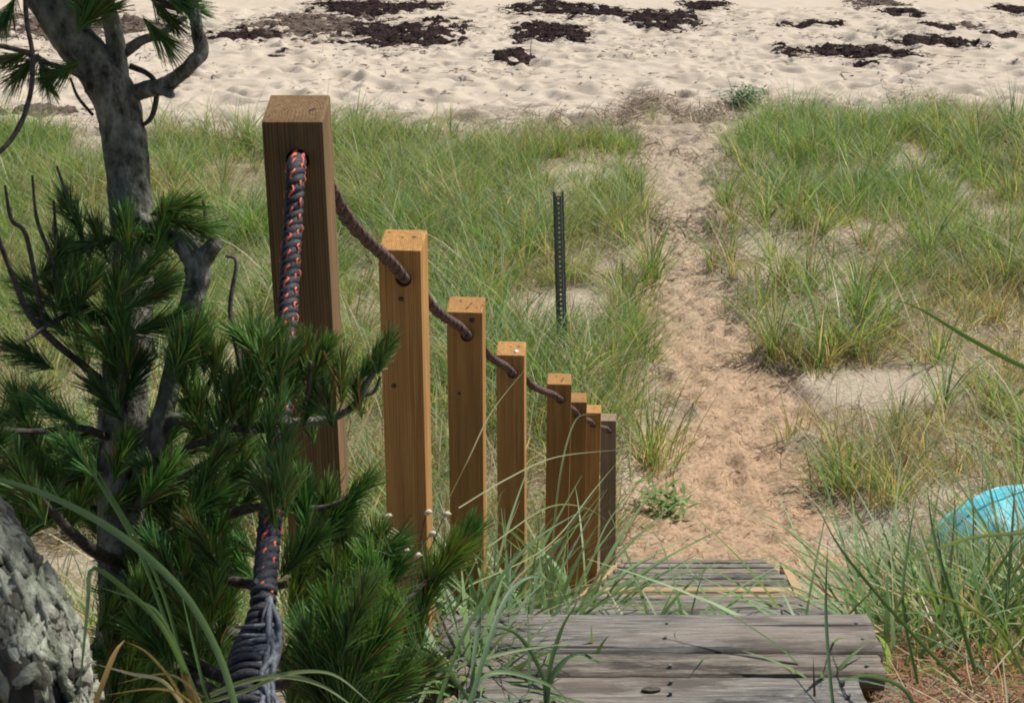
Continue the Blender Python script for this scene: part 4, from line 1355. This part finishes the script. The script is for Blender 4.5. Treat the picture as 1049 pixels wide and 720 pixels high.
# --- the old pine: flaky trunk at the lower left, crown overhead
op = W(-80, 730, 1.18); og = np.array([op[0], op[1], float(ground_z(op[0], op[1]))])
old = empty('pine_tree', og)
tag(old, 'old pine with thick grey flaky lichen covered bark cut off by the bottom left corner', 'pine tree')
axis_pts = [og + np.array([.02, 0, -.1]), W(-74, 790, 1.19), W(-79, 738, 1.2), W(-98, 686, 1.2), W(-136, 630, 1.19), W(-192, 570, 1.18), W(-282, 465, 1.17), W(-310, 200, 1.15), W(-350, -100, 1.15), W(-330, -500, 1.2), W(-250, -1000, 1.35), W(-180, -1500, 1.6)]
rads = [.14, .132, .133, .135, .134, .130, .126, .12, .115, .11, .10, .09]
pr0 = catmull(np.hstack([np.array(axis_pts), np.array(rads)[:, None]]), 2000)
s0 = np.concatenate([[0], np.cumsum(np.linalg.norm(np.diff(pr0[:, :3], axis=0), axis=1))])
sq = np.concatenate([np.arange(0, .45, .012), np.arange(.45, 1.15, .0022), np.arange(1.15, s0[-1], .012)])
pr2 = np.stack([np.interp(sq, s0, pr0[:, k]) for k in range(4)], -1)
NA = len(sq)
P, R = pr2[:, :3], pr2[:, 3]
T, Nn, B = frames(P)
sl = np.concatenate([[0], np.cumsum(np.linalg.norm(np.diff(P, axis=0), axis=1))])
ns = 400
ang = np.linspace(0, 2 * np.pi, ns, endpoint=False)
SS, AA = np.meshgrid(sl, ang, indexing='ij')
# plates: wrapped cellular pattern, long in the direction of the trunk
per = 9
cu = AA / (2 * np.pi) * per; cv = SS / .11
wob = (fbm(np.cos(AA) * 2 + 9, SS * 14 + np.sin(AA) * 2, 3, 3) - .5)
cu2 = cu + wob * 1.0; cv2 = cv + wob * .9
f1 = np.full(SS.shape, 9.); f2 = np.full(SS.shape, 9.); cid = np.zeros(SS.shape)
iu, iv = np.floor(cu2), np.floor(cv2)
for du in (-1, 0, 1):
    for dv_ in (-1, 0, 1):
        a_, b_ = iu + du, iv + dv_
        am = np.mod(a_, per)
        qx = a_ + .15 + .7 * hash2(am, b_, 5); qy = b_ + .15 + .7 * hash2(am, b_, 9)
        dd = np.sqrt((cu2 - qx) ** 2 + (cv2 - qy) ** 2)
        m1 = dd < f1
        f2 = np.where(m1, f1, np.minimum(f2, dd)); cid = np.where(m1, hash2(am, b_, 13), cid); f1 = np.where(m1, dd, f1)
plate = smooth(.03, .20, f2 - f1 + .22 * (fbm(np.cos(AA) * 30 + 3, SS * 200 + np.sin(AA) * 30, 19, 3) - .5))
cx_, cy_ = np.cos(AA) * .134, np.sin(AA) * .134
arc = AA * .134
wx = (fbm(cx_ * 40 + 2, SS * 40 + cy_ * 40, 3, 3) - .5) * 1.6
chip = fbm(arc * 30 + SS * 16 + wx, SS * 26 + wx, 27, 5)
lay = np.floor(chip * 11) / 11 + .25 * (chip - .5)
fib = fbm(arc * 190 + SS * 50, SS * 55 + wx, 7, 4)
fine = fbm(cx_ * 260 + 5, SS * 240 + cy_ * 260, 37, 3) - .5
disp = .004 * (fib - .5) + .003 * fine + .008 * (chip - .5) - .008
RR = R[:, None] + disp
V = (P[:, None, :] + RR[..., None] * (np.cos(ang)[None, :, None] * Nn[:, None, :] + np.sin(ang)[None, :, None] * B[:, None, :])).reshape(-1, 3) - og
I = np.arange(NA * ns).reshape(NA, ns); I2 = np.roll(I, -1, 1)
Fq = np.stack([I[:-1], I2[:-1], I2[1:], I[1:]], -1).reshape(-1, 4)
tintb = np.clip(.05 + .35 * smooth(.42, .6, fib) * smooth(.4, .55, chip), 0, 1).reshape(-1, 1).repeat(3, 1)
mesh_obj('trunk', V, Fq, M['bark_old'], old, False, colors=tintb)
# loose flakes of bark, overlapping like shingles
nfl = 13000
fs = rng.uniform(.55, 1.35, nfl); fa = rng.uniform(0, 2 * np.pi, nfl)
furrow = fbm(fa * .134 * 26 + fs * 9, fs * 11 - fa * .134 * 9, 213, 3)
kf = (np.abs(furrow - .5) > .035) | (rng.random(nfl) < .12)
fs, fa, furrow = fs[kf], fa[kf], furrow[kf]; nfl = len(fs)
o_ = np.argsort(-fs); fs, fa, furrow = fs[o_], fa[o_], furrow[o_]
at = lambda A, q: np.stack([np.interp(q, sl, A[:, k]) for k in range(3)], -1)
Pc, Tc, Nc, Bc = at(P, fs), unit(at(T, fs)), unit(at(Nn, fs)), unit(at(B, fs))
nrm = np.cos(fa)[:, None] * Nc + np.sin(fa)[:, None] * Bc
tanb = -np.sin(fa)[:, None] * Nc + np.cos(fa)[:, None] * Bc
rad_f = np.interp(fs, sl, R)
K = 11
th = np.linspace(0, 2 * np.pi, K, endpoint=False)
size = rng.uniform(.0035, .0095, nfl) * (.8 + .6 * np.abs(furrow - .5) * 4)
rr = size[:, None] * (1 + .75 * (rng.random((nfl, K)) - .5))
rot = rng.normal(0, .5, nfl)[:, None]
eu = rr * np.cos(th[None] + 0 * rot) * 1.9; ev = rr * np.sin(th[None]) * .85
du_ = eu * np.cos(rot) - ev * np.sin(rot); dv2 = eu * np.sin(rot) + ev * np.cos(rot)
lift = (.0005 + .009 * np.clip(np.abs(furrow - .5) * 4, 0, 1) * rng.uniform(.4, 1, nfl))[:, None]
tilt = rng.normal(.06, .14, nfl)[:, None]; tilt2 = rng.normal(0, .14, nfl)[:, None]


def onbark(u_, v_, h_):
    a2 = v_ / rad_f[:, None]
    n2 = nrm[:, None] * np.cos(a2)[..., None] + tanb[:, None] * np.sin(a2)[..., None]
    return Pc[:, None] + Tc[:, None] * u_[..., None] + n2 * (rad_f[:, None] + h_)[..., None]


hgt_ = lift + tilt * du_ + tilt2 * dv2 + .0012 * rng.normal(size=(nfl, K))
top_ = onbark(du_, dv2, hgt_); inn_ = onbark(du_ * .5, dv2 * .5, lift + .0012 + .5 * (tilt * du_ + tilt2 * dv2) + .0010 * rng.normal(size=(nfl, K))); bot_ = onbark(du_ * .9, dv2 * .9, hgt_ - .005)
cen_ = onbark(np.zeros((nfl, 1)), np.zeros((nfl, 1)), lift + .0016)
Vf = np.concatenate([cen_, inn_, top_, bot_], 1).reshape(-1, 3) - og
kk_ = np.arange(K); k2_ = (kk_ + 1) % K
f_ = np.concatenate([np.stack([0 * kk_, 1 + kk_, 1 + k2_], -1)[:, [0, 1, 2, 2]][:, :3].repeat(1, 0)], 0)
tri = np.stack([0 * kk_, 1 + kk_, 1 + k2_], -1)
quad = np.concatenate([np.stack([1 + kk_, 1 + K + kk_, 1 + K + k2_, 1 + k2_], -1), np.stack([1 + K + kk_, 1 + 2 * K + kk_, 1 + 2 * K + k2_, 1 + K + k2_], -1)])
tri2 = np.concatenate([tri, quad[:, [0, 1, 2]], quad[:, [0, 2, 3]]])
Ff = (tri2[None] + (np.arange(nfl) * (3 * K + 1))[:, None, None]).reshape(-1, 3)
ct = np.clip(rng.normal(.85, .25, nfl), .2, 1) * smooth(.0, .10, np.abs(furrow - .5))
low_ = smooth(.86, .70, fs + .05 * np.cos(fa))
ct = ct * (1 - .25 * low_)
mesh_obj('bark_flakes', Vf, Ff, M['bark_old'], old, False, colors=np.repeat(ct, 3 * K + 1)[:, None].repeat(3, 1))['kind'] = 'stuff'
tip = P[-1]
nd2 = Needles()
cr = []
CS = np.array([-.14, .02, 0])
for k, (x, y, z) in enumerate([(.15, 2.2, 1.15), (.45, 2.3, 1.2), (.80, 2.05, 1.15), (.45, 1.75, 1.15), (.75, 1.95, 1.4), (-.1, 1.9, 1.05), (.85, 1.7, 1.3), (-1.4, 1.2, 1.8), (-.4, 1.0, 2.2), (.4, 1.8, 2.0)]):
    e_ = np.array([x, y, z]) + CS
    st_ = P[int(np.searchsorted(sl, sl[-1] * (.70 + .028 * k)))]
    md = st_ * .45 + e_ * .55 + np.array([0, 0, .22])
    b = MB(); b.tube([st_ - og, md - og, e_ - og], [.035, .022, .007], 24, 9, .1, seed=k)
    b.build('branch', M['bark'], old)
    cr.append((st_, md, e_))
for k in range(300):
    st_, md, e_ = cr[rng.integers(0, 7 if k < 250 else 10)]
    t = rng.uniform(.45, 1.05)
    c = st_ * (1 - t) ** 2 + 2 * md * t * (1 - t) + e_ * t * t + rng.normal(0, [.2, .2, .1])
    dv = unit(rng.normal(size=3) * .8 + np.array([.2, .3, .6]))
    if c[2] < .5: continue
    nd2.shoot(c - dv * .09, c, 75, .11, PINE, (.3, 1.1), .0035)
nd2.build('needles', old, og)

# ------------------------------------------------------------------ litter
def litter(name, label, n, fx, L, w, cols, cat, lift=.012, rise=.25):
    x, y = fx(n)
    z = ground_z(x, y) + rng.uniform(.002, lift, len(x))
    n = len(x)
    az = rng.uniform(0, 2 * np.pi, n)
    d = unit(np.stack([np.cos(az), np.sin(az), rng.uniform(-.05, rise, n)], -1))
    sd = unit(np.cross(d, np.array([0, 0, 1.])) + .3 * rng.normal(size=(n, 3)))
    ln = L * rng.uniform(.4, 1.4, n)
    c = np.array(cols)[rng.integers(0, len(cols), n)] * rng.uniform(.7, 1.25, n)[:, None]
    bend = rng.normal(0, .15, (n, 3)) * ln[:, None] * np.array([1, 1, .1])
    V, Fc, C = strips(np.stack([x, y, z], -1), d, sd, ln, w * rng.uniform(.6, 1.3, n), bend, 2, c, .5)
    o = mesh_obj(name, V, Fc, M['straw'], colors=C)
    return tag(o, label, cat, kind='stuff')


def f_path(n):
    y = rng.uniform(7.3, 24, n); l = np.interp(y, PY, PL); r = np.interp(y, PY, PR)
    e = rng.normal(0, .35, n); s = rng.random(n) < .5
    x = np.where(rng.random(n) < .45, rng.uniform(l, r), np.where(s, l + e, r + e))
    return x, y


litter('straw_litter', 'loose straw and twigs strewn over the sandy path', 6500, f_path, .085, .006, [(.40, .28, .17), (.30, .18, .10), (.20, .11, .06), (.46, .36, .24), (.16, .09, .05)], 'litter')


def f_right(n):
    x = rng.normal(1.3, .35, n); y = rng.normal(2.9, .45, n)
    k = (x > stair_left(y) + SW - .02) & (y > 2.0)
    return x[k], y[k]


RED = [(.24, .10, .045), (.30, .15, .07), (.17, .075, .04), (.36, .2, .1)]
litter('pine_straw', 'reddish brown fallen pine needles beside the near stairs at the bottom right', 6500, f_right, .10, .0022, RED, 'pine needles', .035, .4)


def f_slope(n):
    y = rng.uniform(1.4, 8, n); x = rng.uniform(-2.6, 3.4, n)
    k = (x < stair_left(y) - .04) | (x > stair_left(y) + SW + .04)
    return x[k], y[k]


litter('dry_grass_litter', 'dry grass and stalks lying on the bank beside the stairs', 9000, f_slope, .17, .0035, STRAW, 'litter', .05, .7)


def f_drift(n):
    x = np.concatenate([rng.normal(2.6, 1.3, n // 2), rng.uniform(-9, 9, n // 2)])
    y = edge_Y(x) + .8 + rng.normal(0, .75, len(x)) + np.where(np.arange(len(x)) < n // 2, .3, 0)
    x = np.concatenate([x, rng.normal(2.2, .45, 260), rng.normal(2.5, .6, 260)]); y = np.concatenate([y, rng.normal(18.6, .4, 260), rng.normal(24.2, .9, 260)])
    return x, y


litter('dead_brush', 'grey brown dead twigs and brush piled along the dune edge at the beach', 4200, f_drift, .28, .015, [(.16, .11, .07), (.24, .18, .12), (.10, .065, .05), (.34, .27, .2)], 'brush', .12, .5)

# bank grass on both sides of the stairs (uncountable)
def bank():
    n = 15000
    y = rng.uniform(3.2, 8.6, n); side = rng.random(n) < .55
    x = np.where(side, stair_left(y) - .12 - np.abs(rng.normal(0, 1.1, n)), stair_left(y) + SW + .1 + np.abs(rng.normal(0, 1.2, n)))
    k = rng.random(n) < smooth(.25, .6, fbm(x * 1.3, y * 1.3, 131, 3)) * np.where(y > 7.6, (1 - path_mask(x, y)) * .8, 1)
    k &= ~((x > stair_left(y) + SW) & (x < stair_left(y) + SW + .5) & (y > 4.3)) & ~((x < stair_left(y)) & (x > stair_left(y) - .25) & (y > 4.6))
    x, y = x[k], y[k]; n = len(x)
    h = rng.uniform(.15, .45, n)
    V, Fc, C = blades(x, y, ground_z(x, y), h, np.clip(rng.normal(.3, .2, n), 0, 1), 4, .007, .42, FG + GREEN, None, .9)
    tag(mesh_obj('bank_grass', V, Fc, M['grass'], colors=C), 'mixed green and dry grass growing on the steep bank beside the stairs', 'grass', kind='stuff')


bank()

# ------------------------------------------------------------------ seaweed
SEA = [
    (243, 36, 75, 13, 0, 'thin dark strip of seaweed just right of the pine fork'),
    (315, 21, 112, 27, 1, 'wide brown mottled seaweed heap right of the pine, behind the nearest post'),
    (412, 25, 112, 31, 0, 'biggest black seaweed heap on the beach, left of centre'),
    (385, 4, 110, 18, 0, 'dark seaweed band at the top edge behind the biggest heap'),
    (285, 55, 10, 6, 0, 'tiny lone dark clod on bare sand above the nearest post'),
    (523, 54, 50, 9, 0, 'flat dark seaweed patch lying alone nearest the centre grass'),
    (562, 27, 66, 22, 0, 'slanted black seaweed heap above the lone flat patch'),
    (570, 6, 84, 18, 0, 'black seaweed at the top edge above the slanted heap'),
    (625, 12, 34, 9, 0, 'small seaweed clump beside the white shell'),
    (676, 13, 66, 24, 0, 'dark rounded seaweed heap at the top, right of the white shell'),
    (722, 3, 44, 9, 0, 'seaweed fringe at the top edge right of the rounded heap'),
    (805, 49, 24, 17, 0, 'compact black clod of seaweed in a sand hollow above the path'),
    (880, 50, 96, 15, 0, 'long low seaweed streak on the right half of the beach'),
    (957, 41, 80, 12, 0, 'ragged seaweed streak continuing right of the long low streak'),
    (925, 11, 40, 6, 0, 'short thin seaweed strip near the top right'),
    (965, 25, 28, 8, 0, 'small dark seaweed scrap above the ragged streak'),
    (992, 24, 30, 6, 1, 'small brownish seaweed scrap next to another above the ragged streak'),
    (1032, 34, 40, 8, 0, 'dark seaweed streak cut off by the right edge'),
    (70, 24, 150, 22, 1, 'broad brown seaweed wrack behind the pine fork at top left'),
    (8, 14, 40, 12, 1, 'brown seaweed at the very top left corner'),
    (130, 25, 60, 10, 1, 'brown seaweed strip seen between pine branches'),
    (40, 112, 90, 10, 1, 'thin brown drift of debris on the sand left of the pine trunk'),
    (885, 66, 28, 5, 0, 'narrow dark scrap below the long low streak'),
    (825, 26, 60, 5, 0, 'faint thin line of seaweed above the compact clod'),
    (1040, 8, 34, 12, 0, 'dark seaweed in the top right corner'),
    (895, 2, 46, 10, 1, 'brownish seaweed at the top edge above the short thin strip'),
]


def seaweed(px, py, wpx, hpx, kind, label, seed):
    p = hit(px, py + hpx * .3)
    d = p[1] * CP - p[2] * SP
    rx = wpx / F * d * .5
    # vertical extent of the mark = depth on the sand seen at a slant, plus some height
    slope = -p[2] / p[1]
    ry = max(.12, hpx / F * d * .5 / slope * 1.0)
    hgt = min(.10, .035 + .08 * min(rx, 1))
    n = int(np.clip(rx / .022, 20, 130)); m_ = int(np.clip(ry / .025, 16, 100))
    u = np.linspace(-1.25, 1.25, n); v = np.linspace(-1.25, 1.25, m_)
    U_, V_ = np.meshgrid(u, v)
    x = U_ * rx; y = V_ * ry + .25 * ry * np.sin(U_ * 2.2 + seed)
    q = 1 - (U_ ** 2 + V_ ** 2)
    f = q * .9 + (fbm(x * 3.4 + seed * 7, y * 3.4, seed, 5) - .48) * 5.6
    z = np.clip(f, -.35, .9) * hgt + (fbm(x * 11, y * 11, seed + 5, 4) - .5) * .16 * np.clip(f + .2, 0, 1)
    gz0 = float(ground_z(p[0], p[1]))
    zz = ground_z(p[0] + x, p[1] + y) - gz0 + z - .012
    keep = f > -.25
    I = np.arange(n * m_).reshape(m_, n)
    kq = keep[:-1, :-1] & keep[1:, :-1] & keep[1:, 1:] & keep[:-1, 1:]
    Fc = np.stack([I[:-1, :-1], I[:-1, 1:], I[1:, 1:], I[1:, :-1]], -1)[kq].reshape(-1, 4)
    V = np.stack([x, y, zz], -1).reshape(-1, 3)
    mats = [M['weed_brown' if kind else 'weed']]
    # loose ribbons of weed
    nr = int(np.clip(700 * rx * max(ry, .3), 120, 2600))
    a = rng.uniform(0, 6.28, nr); r = np.sqrt(rng.random(nr)) * 1.5
    bx = r * np.cos(a) * rx; by = r * np.sin(a) * ry + .25 * ry * np.sin(r * np.cos(a) * 2.2 + seed)
    fb = (1 - r ** 2) * .9 + (fbm(bx * 3.4 + seed * 7, by * 3.4, seed, 5) - .48) * 5.6
    kk = fb > -1.1 - .6 * rng.random(nr); bx, by, fb = bx[kk], by[kk], fb[kk]; nr = len(bx)
    if nr:
        bz = ground_z(p[0] + bx, p[1] + by) - gz0 + np.clip(fb, 0, .9) * hgt
        az = rng.uniform(0, 6.28, nr)
        dd = unit(np.stack([np.cos(az), np.sin(az) * .6, rng.uniform(-.1, .45, nr)], -1))
        sd = unit(np.cross(dd, rng.normal(size=(nr, 3))))
        ln = rng.uniform(.05, .30, nr)
        bend = np.stack([np.zeros(nr), np.zeros(nr), -ln * .3], -1)
        V2, F2, _ = strips(np.stack([bx, by, bz], -1), dd, sd, ln, rng.uniform(.008, .026, nr), bend, 3)
        F2 = F2 + len(V); V = np.vstack([V, V2]); Fc = np.vstack([Fc, F2])
    if len(Fc) == 0: return
    used = np.unique(Fc); remap = np.full(len(V), -1); remap[used] = np.arange(len(used))
    o = mesh_obj('seaweed_heap', V[used], remap[Fc], mats=mats)
    o.location = (p[0], p[1], gz0)
    tag(o, label, 'seaweed', 'heaps of seaweed washed up on the beach')


for k, s in enumerate(SEA):
    seaweed(*s, seed=k + 2)


def f_scrap(n):
    y = np.where(rng.random(n) < .7, rng.normal(39, 4, n), rng.uniform(28, 47, n)); x = rng.uniform(-.5, .5, n) * y
    k = smooth(.42, .62, fbm(x * .5, y * .5, 151, 3)) > rng.random(n)
    return x[k & (y > 27.5)], y[k & (y > 27.5)]


def scraps():
    x, y = f_scrap(7000)
    n = len(x)
    az = rng.uniform(0, 6.28, n)
    d = unit(np.stack([np.cos(az), np.sin(az) * .6, rng.uniform(-.05, .15, n)], -1))
    sd = unit(np.cross(d, np.array([0, 0, 1.])) + .4 * rng.normal(size=(n, 3)))
    ln = rng.uniform(.04, .30, n)
    c = np.array([(.05, .035, .033), (.10, .07, .055), (.03, .02, .022), (.2, .14, .1)])[rng.integers(0, 4, n)]
    V, Fc, C = strips(np.stack([x, y, ground_z(x, y) + .02], -1), d, sd, ln, rng.uniform(.012, .05, n), np.stack([ln * .2, ln * 0, -ln * .1], -1), 3, c)
    tag(mesh_obj('seaweed_scraps', V, Fc, M['straw'], colors=C), 'small dark seaweed scraps scattered over the beach sand', 'seaweed', kind='stuff')


scraps()
# a white shell and a thin stick among the weed
p = hit(611, 11)
V, Fc = tube_arrays(np.array([[-.10, 0, .01], [-.05, .02, .05], [.03, .02, .06], [.10, 0, .02]]), np.array([.02, .05, .06, .02]), 12)
o = mesh_obj('shell', V, Fc, M['shell'], smooth_=True); o.location = (p[0], p[1], float(ground_z(p[0], p[1])))
tag(o, 'small white shell lying in dark seaweed at the top of the picture', 'shell')
p = hit(543, 57)
V, Fc = tube_arrays(np.array([[0, 0, -.1], [.02, 0, .25], [.06, .0, .62]]), np.array([.012, .010, .006]), 6)
o = mesh_obj('stick', V, Fc, M['twig'], smooth_=True); o.location = (p[0], p[1], float(ground_z(p[0], p[1])))
tag(o, 'thin stick standing in the lone flat seaweed patch', 'stick')

# ------------------------------------------------------------------ light, sky, camera
EL, AZ = math.radians(54), math.radians(58)
w = bpy.data.worlds.new('World'); sc.world = w; w.use_nodes = True
nt = w.node_tree
sky = nt.nodes.new('ShaderNodeTexSky'); sky.sky_type = 'NISHITA'; sky.sun_disc = False
sky.sun_elevation = EL; sky.sun_rotation = AZ; sky.air_density = 1.0; sky.dust_density = 1.5; sky.ozone_density = 1.0
bg = nt.nodes['Background']; bg.inputs['Strength'].default_value = .082
nt.links.new(sky.outputs[0], bg.inputs['Color'])
sl_ = bpy.data.lights.new('sun', 'SUN'); sl_.energy = 4.8; sl_.angle = math.radians(.6); sl_.color = (1, .955, .88)
so = bpy.data.objects.new('sun', sl_); COL.objects.link(so)
dv = Vector((math.cos(EL) * math.sin(AZ), math.cos(EL) * math.cos(AZ), math.sin(EL)))
so.rotation_euler = dv.to_track_quat('Z', 'Y').to_euler()

cam = bpy.data.cameras.new('camera'); co = bpy.data.objects.new('camera', cam); COL.objects.link(co)
cam.sensor_width = 36; cam.lens = 36 * F / 1049.0
cam.clip_start = .05; cam.clip_end = 3000
co.rotation_euler = (math.pi / 2 - PITCH, 0, 0)
cam.dof.use_dof = True; cam.dof.focus_distance = 6.5; cam.dof.aperture_fstop = 45
sc.camera = co
sc.view_settings.view_transform = 'Standard'; sc.view_settings.look = 'None'
sc.view_settings.exposure = 0.30; sc.view_settings.gamma = 1
sc.view_settings.use_curve_mapping = False
sc.cycles.max_bounces = 6; sc.cycles.transparent_max_bounces = 4
sc.cycles.use_denoising = True
sc.cycles.filter_width = 1.9
